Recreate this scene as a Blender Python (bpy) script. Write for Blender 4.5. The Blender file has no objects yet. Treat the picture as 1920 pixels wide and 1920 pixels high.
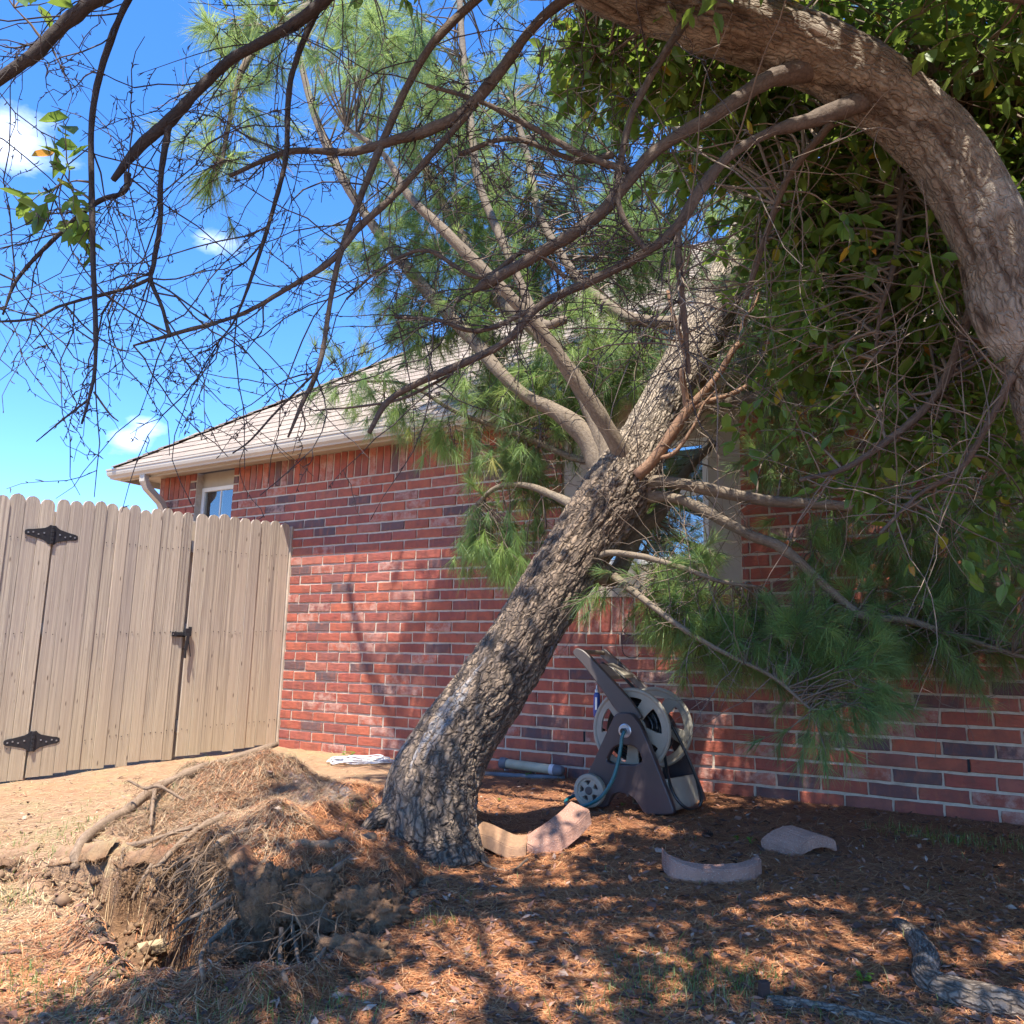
import bpy, bmesh, math, random
import numpy as np
from mathutils import Vector, Matrix
random.seed(7)
rng = np.random.default_rng(11)
scn = bpy.context.scene
col = scn.collection
rad = math.radians

# ------------------------------------------------------------------ camera
FPX, PITCH, ROLL, CAMZ = 1600.0, .1745, .0253, .8      # focal length for a 1920 px wide frame
cp, sp, cr, sr = math.cos(PITCH), math.sin(PITCH), math.cos(ROLL), math.sin(ROLL)
CF = np.array([0, cp, sp]); CU0 = np.array([0, -sp, cp]); CX = np.array([1., 0, 0])
CR = cr*CX + sr*CU0; CUP = cr*CU0 - sr*CX; CAM = np.array([0, 0, CAMZ])
cam = bpy.data.cameras.new('camera'); cam.sensor_width = 36; cam.lens = 36*FPX/1920
cam.clip_start = .05; cam.clip_end = 500
camo = bpy.data.objects.new('camera', cam); col.objects.link(camo)
camo.matrix_world = Matrix(((CR[0], CUP[0], -CF[0], 0), (CR[1], CUP[1], -CF[1], 0), (CR[2], CUP[2], -CF[2], CAMZ), (0, 0, 0, 1)))
scn.camera = camo
scn.view_settings.view_transform = 'Standard'; scn.view_settings.look = 'None'
scn.view_settings.exposure = 1.5; scn.view_settings.gamma = 1
scn.view_settings.use_curve_mapping = False

# ------------------------------------------------------------------ sun and sky
SUN_EL = rad(66.3); SUN_H = np.array([-.17, -.985]); SUN_H /= np.linalg.norm(SUN_H)
SUN = np.array([SUN_H[0]*math.cos(SUN_EL), SUN_H[1]*math.cos(SUN_EL), math.sin(SUN_EL)])   # towards the sun
sl = bpy.data.lights.new('sun', 'SUN'); sl.energy = 4.4; sl.angle = rad(.55); sl.color = (1, .92, .80)
so = bpy.data.objects.new('sun', sl); col.objects.link(so)
so.rotation_euler = Vector(SUN).to_track_quat('Z', 'Y').to_euler()
wd = bpy.data.worlds.new('World'); scn.world = wd; wd.use_nodes = True
nt = wd.node_tree; nt.nodes.clear()
def wn(t, **k):
    n = nt.nodes.new(t)
    for a, v in k.items(): setattr(n, a, v)
    return n
sky = wn('ShaderNodeTexSky', sky_type='NISHITA', sun_disc=False, sun_elevation=SUN_EL,
         sun_rotation=math.atan2(SUN_H[0], SUN_H[1]), air_density=.95, dust_density=.05, ozone_density=2.4, altitude=900)
geo = wn('ShaderNodeTexCoord')
hs = wn('ShaderNodeHueSaturation'); hs.inputs['Saturation'].default_value = 1.18
tn = wn('ShaderNodeMix', data_type='RGBA', blend_type='MULTIPLY'); tn.inputs[0].default_value = 1; tn.inputs[7].default_value = (.80, .86, 1.02, 1)
nt.links.new(sky.outputs[0], tn.inputs[6]); nt.links.new(tn.outputs[2], hs.inputs['Color'])
noi = wn('ShaderNodeTexNoise'); noi.inputs['Scale'].default_value = 9; noi.inputs['Detail'].default_value = 9; noi.inputs['Roughness'].default_value = .58
mp = wn('ShaderNodeMapping'); mp.inputs['Scale'].default_value = (1, 1, 2.2); mp.inputs['Location'].default_value = (3.1, 1.7, .4)
nt.links.new(geo.outputs['Generated'], mp.inputs[0]); nt.links.new(mp.outputs[0], noi.inputs['Vector'])
def skydir(x, y):
    d = (x-960)/FPX*CR-(y-960)/FPX*CUP+CF
    return d/np.linalg.norm(d)
prev = None
# small fair-weather clouds in a few directions of the sky, and others behind the camera
cl = [(20, 270, .10), (390, 445, .062), (250, 825, .05), (275, 800, .04), (-300, 500, .12)]
cdirs = [(skydir(a, b), s) for a, b, s in cl]
for az, el, s in ((200, 35, .2), (150, 50, .22), (260, 28, .2), (100, 40, .18)):
    cdirs.append((np.array([math.sin(rad(az))*math.cos(rad(el)), math.cos(rad(az))*math.cos(rad(el)), math.sin(rad(el))]), s))
for d, s in cdirs:
    vm = wn('ShaderNodeVectorMath', operation='SUBTRACT'); nt.links.new(geo.outputs['Generated'], vm.inputs[0]); vm.inputs[1].default_value = d
    vs = wn('ShaderNodeVectorMath', operation='MULTIPLY'); nt.links.new(vm.outputs[0], vs.inputs[0]); vs.inputs[1].default_value = (1, 1, 1.7)
    vl = wn('ShaderNodeVectorMath', operation='LENGTH'); nt.links.new(vs.outputs[0], vl.inputs[0])
    mr = wn('ShaderNodeMapRange'); mr.inputs[1].default_value = 0; mr.inputs[2].default_value = s; mr.inputs[3].default_value = 1; mr.inputs[4].default_value = 0
    nt.links.new(vl.outputs['Value'], mr.inputs[0])
    if prev is None: prev = mr.outputs[0]
    else:
        mx = wn('ShaderNodeMath', operation='MAXIMUM'); nt.links.new(prev, mx.inputs[0]); nt.links.new(mr.outputs[0], mx.inputs[1]); prev = mx.outputs[0]
ad = wn('ShaderNodeMath', operation='MULTIPLY_ADD'); nt.links.new(noi.outputs[0], ad.inputs[0]); ad.inputs[1].default_value = 2.3; ad.inputs[2].default_value = -1.28
a2 = wn('ShaderNodeMath', operation='ADD'); nt.links.new(ad.outputs[0], a2.inputs[0]); nt.links.new(prev, a2.inputs[1])
m3 = wn('ShaderNodeMapRange'); m3.inputs[1].default_value = .35; m3.inputs[2].default_value = 1.15; nt.links.new(a2.outputs[0], m3.inputs[0]); m3.inputs[4].default_value = .62
m4 = wn('ShaderNodeMath', operation='MULTIPLY'); nt.links.new(m3.outputs[0], m4.inputs[0])
m5 = wn('ShaderNodeMapRange'); m5.inputs[1].default_value = 0; m5.inputs[2].default_value = .35; nt.links.new(prev, m5.inputs[0]); nt.links.new(m5.outputs[0], m4.inputs[1])
mix = wn('ShaderNodeMix', data_type='RGBA'); nt.links.new(m4.outputs[0], mix.inputs[0]); nt.links.new(hs.outputs[0], mix.inputs[6])
mix.inputs[7].default_value = (6.2, 6.6, 7.6, 1)
bg = wn('ShaderNodeBackground'); bg.inputs[1].default_value = .15; nt.links.new(mix.outputs[2], bg.inputs[0])
wo = wn('ShaderNodeOutputWorld'); nt.links.new(bg.outputs[0], wo.inputs[0])

# ------------------------------------------------------------------ places
TH = .5692; WY0 = 5.8985; BH = .077; BL = .24; ZI = 1.0011                      # wall direction, brick course and length
We = np.array([math.cos(TH), -math.sin(TH), 0]); Wn = np.array([-math.sin(TH), -math.cos(TH), 0]); W0 = np.array([0, WY0, 0])
def ray(x, y): return (x-960)/FPX*CR-(y-960)/FPX*CUP+CF
def W(s, z, o=0): return W0 + We*s + Wn*o + np.array([0, 0, z])
def wall_hit(x, y, off=0):
    d = ray(x, y); k = ((W0+Wn*off-CAM)@Wn)/(d@Wn); P = CAM+k*d
    return (P-W0)@We, P[2]
def D(x, y, Y):                      # the place seen at a pixel, Y metres away
    d = ray(x, y); return CAM + d*(Y/d[1])
def to_px(P):
    d = np.asarray(P)-CAM; w = d@CF
    return 960+FPX*(d@CR)/w, 960-FPX*(d@CUP)/w, w

# ------------------------------------------------------------------ noise in numpy
def _h(i, j, k, s=0):
    n = (i.astype(np.int64)*73856093) ^ (j.astype(np.int64)*19349663) ^ (k.astype(np.int64)*83492791) ^ (s*2654435)
    n = (n ^ (n >> 13))*1274126177 & 0x7fffffff
    n = (n ^ (n >> 11))*69069 & 0x7fffffff
    return (n & 0xffff)/65535.0
def vnoise(x, y, z=None, s=0):
    x = np.asarray(x, float); y = np.asarray(y, float)
    z = np.zeros_like(x) if z is None else np.asarray(z, float)
    i, j, k = np.floor(x), np.floor(y), np.floor(z); u, v, w = x-i, y-j, z-k
    u, v, w = u*u*(3-2*u), v*v*(3-2*v), w*w*(3-2*w); o = 0
    for a in (0, 1):
        for b in (0, 1):
            for c in (0, 1):
                o = o + _h(i+a, j+b, k+c, s)*(u if a else 1-u)*(v if b else 1-v)*(w if c else 1-w)
    return o*2-1
def fbm(x, y, z=None, o=4, s=0):
    r = 0; a = 1; f = 1
    for q in range(o):
        r = r + a*vnoise(x*f+q*7.3, y*f+q*3.1, None if z is None else z*f, s+q); a *= .5; f *= 2.03
    return r
def sstep(x, a, b):
    t = np.clip((x-a)/(b-a), 0, 1); return t*t*(3-2*t)

# ------------------------------------------------------------------ materials
def newmat(name):
    m = bpy.data.materials.new(name); m.use_nodes = True; t = m.node_tree; t.nodes.clear()
    out = t.nodes.new('ShaderNodeOutputMaterial'); b = t.nodes.new('ShaderNodeBsdfPrincipled'); t.links.new(b.outputs[0], out.inputs[0])
    b.inputs['Specular IOR Level'].default_value = .3
    return m, t, b, out
def nd(t, ty, ins=None, **k):
    n = t.nodes.new(ty)
    for a, v in k.items(): setattr(n, a, v)
    for a, v in (ins or {}).items():
        if isinstance(v, bpy.types.NodeSocket): t.links.new(v, n.inputs[a])
        else: n.inputs[a].default_value = v
    return n
def c4(c): return (c[0], c[1], c[2], 1)
def ramp(t, fac, stops):
    n = t.nodes.new('ShaderNodeValToRGB'); el = n.color_ramp.elements
    while len(el) < len(stops): el.new(.5)
    for e, (p, c) in zip(el, stops): e.position = p; e.color = c4(c)
    t.links.new(fac, n.inputs[0]); return n.outputs[0]
def tex(t, scale, detail=4, rough=.55, vec=None, st=(1, 1, 1), coord='Object', dist=0):
    if vec is None: vec = nd(t, 'ShaderNodeTexCoord').outputs[coord]
    if st != (1, 1, 1): vec = nd(t, 'ShaderNodeMapping', {0: vec, 'Scale': st}).outputs[0]
    return nd(t, 'ShaderNodeTexNoise', {'Vector': vec, 'Scale': scale, 'Detail': detail, 'Roughness': rough, 'Distortion': dist}).outputs[0]
def mixc(t, f, a, b, mode='MIX'):
    n = t.nodes.new('ShaderNodeMix'); n.data_type = 'RGBA'; n.blend_type = mode
    for i, v in ((0, f), (6, a), (7, b)):
        if isinstance(v, bpy.types.NodeSocket): t.links.new(v, n.inputs[i])
        elif i == 0: n.inputs[0].default_value = v
        else: n.inputs[i].default_value = c4(v)
    return n.outputs[2]
def maprange(t, v, a, b, c=0, d=1): return nd(t, 'ShaderNodeMapRange', {0: v, 1: a, 2: b, 3: c, 4: d}).outputs[0]
def bump(t, b, h, dist=.003, st=1):
    n = nd(t, 'ShaderNodeBump', {'Height': h, 'Distance': dist, 'Strength': st}); t.links.new(n.outputs[0], b.inputs['Normal'])
def plain(name, c1, c2=None, scale=20, rough=.7, bmp=.001, detail=5, st=(1, 1, 1), coord='Object', metal=0, spec=.3, dirt=None):
    m, t, b, o = newmat(name)
    c2 = c2 or tuple(x*.75 for x in c1)
    n = tex(t, scale, detail, .6, st=st, coord=coord)
    c = mixc(t, maprange(t, n, .32, .68), c1, c2)
    if dirt:
        c = mixc(t, maprange(t, tex(t, scale*.23, 5, .65, coord=coord), .52, .7, 0, dirt[1]), c, dirt[0])
    t.links.new(c, b.inputs['Base Color'])
    b.inputs['Roughness'].default_value = rough; b.inputs['Metallic'].default_value = metal; b.inputs['Specular IOR Level'].default_value = spec
    if bmp: bump(t, b, tex(t, scale*3, 4, .6, st=st, coord=coord), bmp)
    return m
def attr(t, name): return nd(t, 'ShaderNodeAttribute', attribute_name=name).outputs['Fac']
BRAMP = [(0, (.10, .072, .078)), (.12, (.13, .08, .08)), (.15, (.25, .075, .062)), (.35, (.33, .088, .06)), (.6, (.41, .118, .068)), (.8, (.31, .075, .058)), (.9, (.38, .14, .10)), (1, (.22, .08, .07))]
def brick_material(name, single):
    m, t, b, o = newmat(name)
    r = nd(t, 'ShaderNodeObjectInfo').outputs['Random'] if single else attr(t, 'rnd')
    tc = nd(t, 'ShaderNodeTexCoord').outputs['Object']
    off = nd(t, 'ShaderNodeMath', {0: r, 1: 57.0}, operation='MULTIPLY').outputs[0]
    v = nd(t, 'ShaderNodeVectorMath', {0: tc, 1: nd(t, 'ShaderNodeCombineXYZ', {0: off, 1: off, 2: off}).outputs[0]}, operation='ADD').outputs[0]
    c = ramp(t, r, BRAMP)
    n1 = tex(t, 14, 5, .65, vec=v)
    c = mixc(t, maprange(t, n1, .42, .68, 0, .7), c, (.17, .07, .055))
    c = mixc(t, maprange(t, tex(t, 22, 4, .6, vec=v, st=(1, 1, .35)), .5, .72, 0, .5), c, (.42, .13, .07))
    # pale lime wash on some of the bricks
    sel = maprange(t, nd(t, 'ShaderNodeMath', {0: nd(t, 'ShaderNodeMath', {0: r, 1: 13.7}, operation='MULTIPLY').outputs[0]}, operation='FRACT').outputs[0], .83, .84)
    pw = maprange(t, tex(t, 17, 7, .72, vec=v), .42, .62, 0, .85)
    c = mixc(t, nd(t, 'ShaderNodeMath', {0: sel, 1: pw}, operation='MULTIPLY').outputs[0], c, (.44, .27, .22))
    t.links.new(c, b.inputs['Base Color']); b.inputs['Roughness'].default_value = .82
    bump(t, b, nd(t, 'ShaderNodeMath', {0: tex(t, 60, 6, .7, vec=v), 1: tex(t, 16, 3, .5, vec=v, st=(1, 1, 2.5))}, operation='ADD').outputs[0], .004)
    return m
m_brick = brick_material('fired_brick', True); m_brickm = brick_material('fired_brick_mass', False)
m_mortar = plain('mortar', (.55, .47, .38), (.44, .37, .30), 30, .95, .003, dirt=((.26, .19, .15), .5))
m_beige = plain('beige_trim_paint', (.40, .35, .285), (.36, .31, .25), 6, .6, .0006, dirt=((.27, .24, .19), .35))
m_gutter = plain('gutter_enamel', (.45, .40, .33), (.42, .37, .30), 4, .42, .0003, dirt=((.33, .29, .23), .3))
m_vinyl = plain('white_vinyl', (.72, .72, .70), (.66, .66, .64), 5, .4, 0)
m_blind = plain('blind_slat_white', (.78, .78, .76), (.7, .7, .7), 3, .5, 0)
m_dark = plain('interior_shade', (.03, .03, .035), None, 2, .9, 0)  # near-black colour standing in for shade inside rooms and weep holes
m_glass, t, b, o = newmat('window_glass')
b.inputs['Base Color'].default_value = (.9, .95, .95, 1); b.inputs['Roughness'].default_value = .02
b.inputs['Transmission Weight'].default_value = 0; 
gl = nd(t, 'ShaderNodeBsdfGlossy', {'Roughness': .015, 'Color': (1, 1, 1, 1)}); tr = nd(t, 'ShaderNodeBsdfTransparent', {'Color': (.8, .85, .85, 1)})
fr = nd(t, 'ShaderNodeFresnel', {'IOR': 1.9}); mxs = nd(t, 'ShaderNodeMixShader', {0: maprange(t, fr.outputs[0], 0, 1, .12, 1), 1: tr.outputs[0], 2: gl.outputs[0]})
t.links.new(mxs.outputs[0], o.inputs[0])
m_screen = plain('window_screen_dark', (.16, .2, .27), (.12, .15, .2), 3, .1, 0, spec=1)

def shingle_mat(name, single):
    m, t, b, o = newmat(name)
    r = nd(t, 'ShaderNodeObjectInfo').outputs['Random'] if single else attr(t, 'rnd')
    c = ramp(t, r, [(0, (.29, .235, .19)), (.5, (.34, .28, .225)), (1, (.39, .325, .26))])
    c = mixc(t, maprange(t, tex(t, 260, 2, .7), .4, .62), c, (.20, .165, .14), 'MIX')
    t.links.new(c, b.inputs['Base Color']); b.inputs['Roughness'].default_value = .95
    bump(t, b, tex(t, 200, 3, .7), .002); return m
m_shingle = shingle_mat('asphalt_shingle', True); m_shinglem = shingle_mat('asphalt_shingle_mass', False)

m_wood, t, b, o = newmat('weathered_cedar')
r = nd(t, 'ShaderNodeObjectInfo').outputs['Random']; tc = nd(t, 'ShaderNodeTexCoord').outputs['Object']
off = nd(t, 'ShaderNodeMath', {0: r, 1: 41.0}, operation='MULTIPLY').outputs[0]
v = nd(t, 'ShaderNodeVectorMath', {0: tc, 1: nd(t, 'ShaderNodeCombineXYZ', {0: off, 1: off, 2: off}).outputs[0]}, operation='ADD').outputs[0]
g1 = tex(t, 1, 7, .68, vec=v, st=(9, 2, 1.6), dist=.35); g2 = tex(t, 1.3, 3, .5, vec=v, st=(1.5, 1, 2.5)); g3 = tex(t, 1, 5, .75, vec=v, st=(30, 4, 5))
c = ramp(t, g1, [(.34, (.21, .165, .145)), (.47, (.36, .30, .24)), (.62, (.55, .46, .355))])
c = mixc(t, maprange(t, g3, .5, .72, 0, .6), c, (.17, .13, .11))
c = mixc(t, maprange(t, r, 0, 1, 0, .5), c, (.56, .45, .35)); c = mixc(t, maprange(t, nd(t, 'ShaderNodeMath', {0: nd(t, 'ShaderNodeMath', {0: r, 1: 7.3}, operation='MULTIPLY').outputs[0]}, operation='FRACT').outputs[0], .55, 1, 0, .45), c, (.25, .21, .20))
sx = nd(t, 'ShaderNodeSeparateXYZ', {0: tc}).outputs[2]
c = mixc(t, maprange(t, sx, .5, .0, 0, .5), c, (.52, .40, .23))      # yellower near the ground
c = mixc(t, maprange(t, g2, .6, .75, 0, .35), c, (.16, .14, .13))
vo = nd(t, 'ShaderNodeTexVoronoi', {'Vector': nd(t, 'ShaderNodeMapping', {0: v, 'Scale': (1.6, 1, 9)}).outputs[0], 'Scale': 1.0}).outputs['Distance']
c = mixc(t, maprange(t, vo, .05, .11, .8, 0), c, (.09, .06, .045))
t.links.new(c, b.inputs['Base Color']); b.inputs['Roughness'].default_value = .85
bump(t, b, nd(t, 'ShaderNodeMath', {0: g1, 1: g3}, operation='ADD').outputs[0], .004)
m_iron = plain('black_iron', (.025, .025, .03), (.04, .037, .04), 40, .55, .0006, metal=.3)
m_stud = plain('worn_stud', (.45, .45, .47), (.3, .3, .32), 60, .4, 0, metal=.7)
m_cream = plain('reel_beige_plastic', (.36, .33, .27), (.30, .275, .225), 7, .5, .0004, dirt=((.18, .15, .115), .6))
m_brown = plain('reel_brown_plastic', (.062, .046, .05), (.05, .038, .04), 5, .38, .0004, spec=.5, dirt=((.13, .10, .09), .5))
m_brown2 = plain('reel_handle_faded_plastic', (.085, .07, .067), (.06, .05, .05), 5, .45, .0004, spec=.5, dirt=((.22, .18, .15), .5))
m_hosed = plain('dark_hose_vinyl', (.018, .022, .026), None, 30, .35, 0, spec=.5)
m_teal = plain('teal_hose_vinyl', (.012, .13, .15), (.01, .09, .11), 30, .35, 0, spec=.5)
m_blue = plain('blue_plastic', (.03, .08, .33), (.02, .05, .25), 30, .35, 0, spec=.5)
m_silver = plain('grey_metal', (.5, .52, .55), (.4, .42, .45), 30, .35, 0, metal=.6)
m_white = plain('white_plastic', (.62, .63, .66), (.5, .5, .52), 30, .5, 0)
m_tube = plain('aged_tube_plastic', (.47, .44, .32), (.40, .37, .27), 12, .5, 0, dirt=((.2, .16, .11), .5))
m_grayp = plain('grey_pipe_plastic', (.16, .17, .19), (.12, .125, .14), 12, .6, 0)
m_pinkc, t, b, o = newmat('pink_exposed_concrete')
vo = nd(t, 'ShaderNodeTexVoronoi', {'Vector': nd(t, 'ShaderNodeTexCoord').outputs['Object'], 'Scale': 170.0})
c = mixc(t, maprange(t, tex(t, 9, 5, .6), .35, .65), (.40, .22, .16), (.27, .15, .11))
c = mixc(t, maprange(t, vo.outputs['Distance'], .18, .3, .8, 0), c, ramp(t, nd(t, 'ShaderNodeSeparateColor', {0: vo.outputs['Color']}).outputs[0], [(0, (.16, .10, .08)), (.5, (.44, .30, .24)), (1, (.6, .52, .45))]))
t.links.new(c, b.inputs['Base Color']); b.inputs['Roughness'].default_value = .9; bump(t, b, nd(t, 'ShaderNodeMath', {0: vo.outputs['Distance'], 1: tex(t, 60, 4)}, operation='ADD').outputs[0], .002)
m_tanc = plain('tan_concrete', (.32, .19, .11), (.24, .14, .085), 60, .9, .002, dirt=((.20, .12, .08), .6))

def bark(name, c_hi, c_lo, c_crack, lichen=None, sc=1, pitchy=None, use_attr=True, vor=.75, pale=None):
    m, t, b, o = newmat(name)
    uv = nd(t, 'ShaderNodeUVMap').outputs[0]
    n1 = tex(t, 16*sc, 6, .65, vec=uv, st=(1, .3, 1)); n2 = tex(t, 90*sc, 5, .7, vec=uv, st=(1, .4, 1)); n3 = tex(t, 3.2*sc, 4, .6, vec=uv)
    c = mixc(t, maprange(t, n1, .35, .65), c_hi, c_lo)
    c = mixc(t, maprange(t, n2, .48, .68, 0, .6), c, c_crack)
    vv_ = nd(t, 'ShaderNodeVectorMath', {0: nd(t, 'ShaderNodeMapping', {0: uv, 'Scale': (1, .33, 1)}).outputs[0], 1: nd(t, 'ShaderNodeVectorMath', {0: nd(t, 'ShaderNodeTexNoise', {'Vector': uv, 'Scale': 22*sc, 'Detail': 3}).outputs['Color'], 1: (.035/sc, .035/sc, 0)}, operation='MULTIPLY').outputs[0]}, operation='ADD').outputs[0]
    ve = nd(t, 'ShaderNodeTexVoronoi', {'Vector': vv_, 'Scale': 60*sc}, feature='DISTANCE_TO_EDGE').outputs['Distance']
    fl = maprange(t, ve, .0, .22)
    if pale: c = mixc(t, maprange(t, nd(t, 'ShaderNodeSeparateXYZ', {0: uv}).outputs[1], 1.9, 2.45, 0, .75), c, pale)
    c = mixc(t, maprange(t, ve, .02, .16, vor if use_attr else .3, 0), c, c_crack)
    if use_attr: c = mixc(t, maprange(t, attr(t, 'crack'), .15, .75, 0, .82), c, c_crack)
    if lichen: c = mixc(t, maprange(t, n3, .55, .66, 0, .75), c, lichen)
    if pitchy:
        c = mixc(t, nd(t, 'ShaderNodeMath', {0: attr(t, 'resin'), 1: maprange(t, n2, .38, .58)}, operation='MULTIPLY').outputs[0], c, pitchy)
    t.links.new(c, b.inputs['Base Color']); b.inputs['Roughness'].default_value = .85
    hh = nd(t, 'ShaderNodeMath', {0: n1, 1: n2}, operation='ADD').outputs[0]
    if use_attr: hh = nd(t, 'ShaderNodeMath', {0: hh, 1: nd(t, 'ShaderNodeMath', {0: fl, 1: 1.0}, operation='MULTIPLY').outputs[0]}, operation='ADD').outputs[0]
    bump(t, b, hh, .008/sc)
    return m
m_bark = bark('pine_bark', (.32, .235, .165), (.15, .11, .083), (.042, .032, .026), pitchy=(.33, .35, .39), pale=(.44, .37, .285))
m_bark2 = bark('smooth_pine_bark', (.26, .21, .155), (.17, .135, .10), (.08, .06, .045), use_attr=False, sc=1.4)
m_bark3 = bark('flaking_tree_bark', (.30, .25, .19), (.165, .125, .092), (.07, .046, .032), lichen=(.40, .36, .30), sc=1.3, vor=.25)
m_bark6 = bark('limb_bark', (.15, .115, .088), (.09, .066, .052), (.04, .03, .025), use_attr=False, sc=1.8)
m_bark4 = bark('silhouette_bark', (.075, .058, .052), (.045, .035, .032), (.02, .018, .018), use_attr=False, sc=2)  # darker copy of the limb bark, painting backlit silhouettes
m_bark5 = bark('orange_branch_bark', (.33, .20, .12), (.22, .125, .08), (.12, .07, .05), use_attr=False, sc=2)
m_logb = bark('old_log_bark', (.31, .255, .205), (.19, .15, .115), (.07, .052, .04), lichen=(.40, .36, .31), sc=1.2)
m_root = bark('root_bark', (.30, .21, .14), (.19, .13, .085), (.09, .06, .04), use_attr=False, sc=2.5)
m_rooth = plain('root_hair', (.27, .165, .09), (.16, .10, .06), 8, .9, 0)
m_rooth2 = plain('rootlet_bark', (.30, .20, .12), (.18, .115, .07), 14, .85, 0)
m_twig = plain('twig_bark', (.20, .155, .115), (.12, .09, .07), 12, .85, 0)
m_twigd = plain('dark_twig_bark_fine', (.07, .055, .05), (.045, .036, .034), 12, .8, 0)

def leafmat(name, stops, trans=.45, single=False, rough=.45, spec=.4, tcol=(.34, .46, .07)):
    m, t, b, o = newmat(name)
    r = nd(t, 'ShaderNodeObjectInfo').outputs['Random'] if single else attr(t, 'rnd')
    c = ramp(t, r, stops); t.links.new(c, b.inputs['Base Color']); b.inputs['Roughness'].default_value = rough; b.inputs['Specular IOR Level'].default_value = spec
    tl = nd(t, 'ShaderNodeBsdfTranslucent', {'Color': mixc(t, .6, c, tcol)})
    ms = nd(t, 'ShaderNodeMixShader', {0: trans, 1: b.outputs[0], 2: tl.outputs[0]}); t.links.new(ms.outputs[0], o.inputs[0]); return m
NS = [(0, (.085, .165, .07)), (.5, (.15, .265, .09)), (.9, (.26, .38, .10)), (.97, (.34, .38, .09)), (1, (.36, .24, .10))]
LS = [(0, (.05, .11, .022)), (.5, (.09, .175, .03)), (.92, (.15, .25, .04)), (.975, (.22, .26, .04)), (.99, (.5, .33, .03)), (1, (.55, .2, .03))]
m_needle = leafmat('pine_needle', NS, .5, tcol=(.50, .62, .20)); m_needle1 = leafmat('pine_needle_tuft', NS, .5, True, tcol=(.50, .62, .20))
m_leaf = leafmat('broad_leaf', LS, .42); m_leaf1 = leafmat('broad_leaf_single', LS, .42, True)
m_grass = leafmat('grass_blade', [(0, (.07, .14, .03)), (.6, (.13, .21, .05)), (1, (.33, .29, .13))], .35)
m_weed = leafmat('weed_leaf', [(0, (.10, .24, .03)), (1, (.16, .32, .04))], .4)
m_straw, t, b, o = newmat('dry_pine_straw')
t.links.new(ramp(t, attr(t, 'rnd'), [(0, (.22, .085, .04)), (.35, (.40, .155, .065)), (.7, (.54, .24, .10)), (1, (.62, .38, .20))]), b.inputs['Base Color']); b.inputs['Roughness'].default_value = .7
m_straw2, t, b, o = newmat('dead_lawn_straw')
t.links.new(ramp(t, attr(t, 'rnd'), [(0, (.22, .13, .07)), (.3, (.38, .24, .13)), (.7, (.52, .36, .20)), (1, (.60, .48, .29))]), b.inputs['Base Color']); b.inputs['Roughness'].default_value = .8
m_chip, t, b, o = newmat('bark_chip')
t.links.new(ramp(t, attr(t, 'rnd'), [(0, (.06, .035, .028)), (.5, (.17, .085, .06)), (.85, (.27, .14, .095)), (1, (.45, .33, .25))]), b.inputs['Base Color']); b.inputs['Roughness'].default_value = .85

# ground: dry tan soil by the gate, red-brown needle litter under the trees, moist dug-up earth
m_ground, t, b, o = newmat('yard_ground')
tc = nd(t, 'ShaderNodeTexCoord').outputs['Object']
na = tex(t, 1.6, 6, .65, vec=tc); nb = tex(t, 24, 6, .7, vec=tc); nc = tex(t, 110, 4, .7, vec=tc); ndz = tex(t, 5, 5, .6, vec=tc)
tan = mixc(t, maprange(t, nb, .35, .65), (.41, .27, .165), (.31, .19, .115)); tan = mixc(t, maprange(t, ndz, .50, .62, 0, .55), tan, (.30, .28, .14)); tan = mixc(t, maprange(t, nc, .55, .7, 0, .5), tan, (.22, .13, .08)); tan = mixc(t, maprange(t, na, .5, .62, 0, .5), tan, (.42, .225, .13))
lit = mixc(t, maprange(t, nb, .35, .65), (.28, .125, .065), (.17, .08, .046)); lit = mixc(t, maprange(t, nc, .5, .66, 0, .75), lit, (.44, .21, .10))
soil = mixc(t, maprange(t, nb, .4, .65), (.26, .15, .08), (.14, .08, .048)); soil = mixc(t, maprange(t, ndz, .5, .66, 0, .7), soil, (.34, .21, .11))
c = mixc(t, maprange(t, nd(t, 'ShaderNodeMath', {0: attr(t, 'litter'), 1: maprange(t, nb, .2, .8, -.25, .25)}, operation='ADD').outputs[0], .35, .65), tan, lit)
c = mixc(t, maprange(t, attr(t, 'soil'), .3, .7), c, soil)
c = mixc(t, nd(t, 'ShaderNodeMath', {0: attr(t, 'lime'), 1: maprange(t, nb, .36, .55)}, operation='MULTIPLY').outputs[0], c, (.62, .58, .55))
t.links.new(c, b.inputs['Base Color']); b.inputs['Roughness'].default_value = .95
bump(t, b, nd(t, 'ShaderNodeMath', {0: nb, 1: nc}, operation='ADD').outputs[0], .012)

# ------------------------------------------------------------------ object helpers
def tag(o, label=None, cat=None, group=None, kind=None):
    if label: o['label'] = label
    if cat: o['category'] = cat
    if group: o['group'] = group
    if kind: o['kind'] = kind
    return o
def thing(name, label, cat, loc=(0, 0, 0), group=None, rz=0):
    o = bpy.data.objects.new(name, None); col.objects.link(o); o.location = tuple(loc); o.rotation_euler = (0, 0, rz); o.empty_display_size = .1
    return tag(o, label, cat, group)
def link(name, me, mat=None, parent=None, kind=None, world=True):
    if mat and not me.materials: me.materials.append(mat)
    o = bpy.data.objects.new(name, me); col.objects.link(o)
    if parent is not None:
        o.parent = parent
        if world: o.matrix_parent_inverse = PM(parent).inverted()
    if kind: o['kind'] = kind
    return o
def PM(p):
    m = p.matrix_basis.copy()
    if p.parent: m = PM(p.parent) @ p.matrix_parent_inverse @ m
    return m
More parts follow.
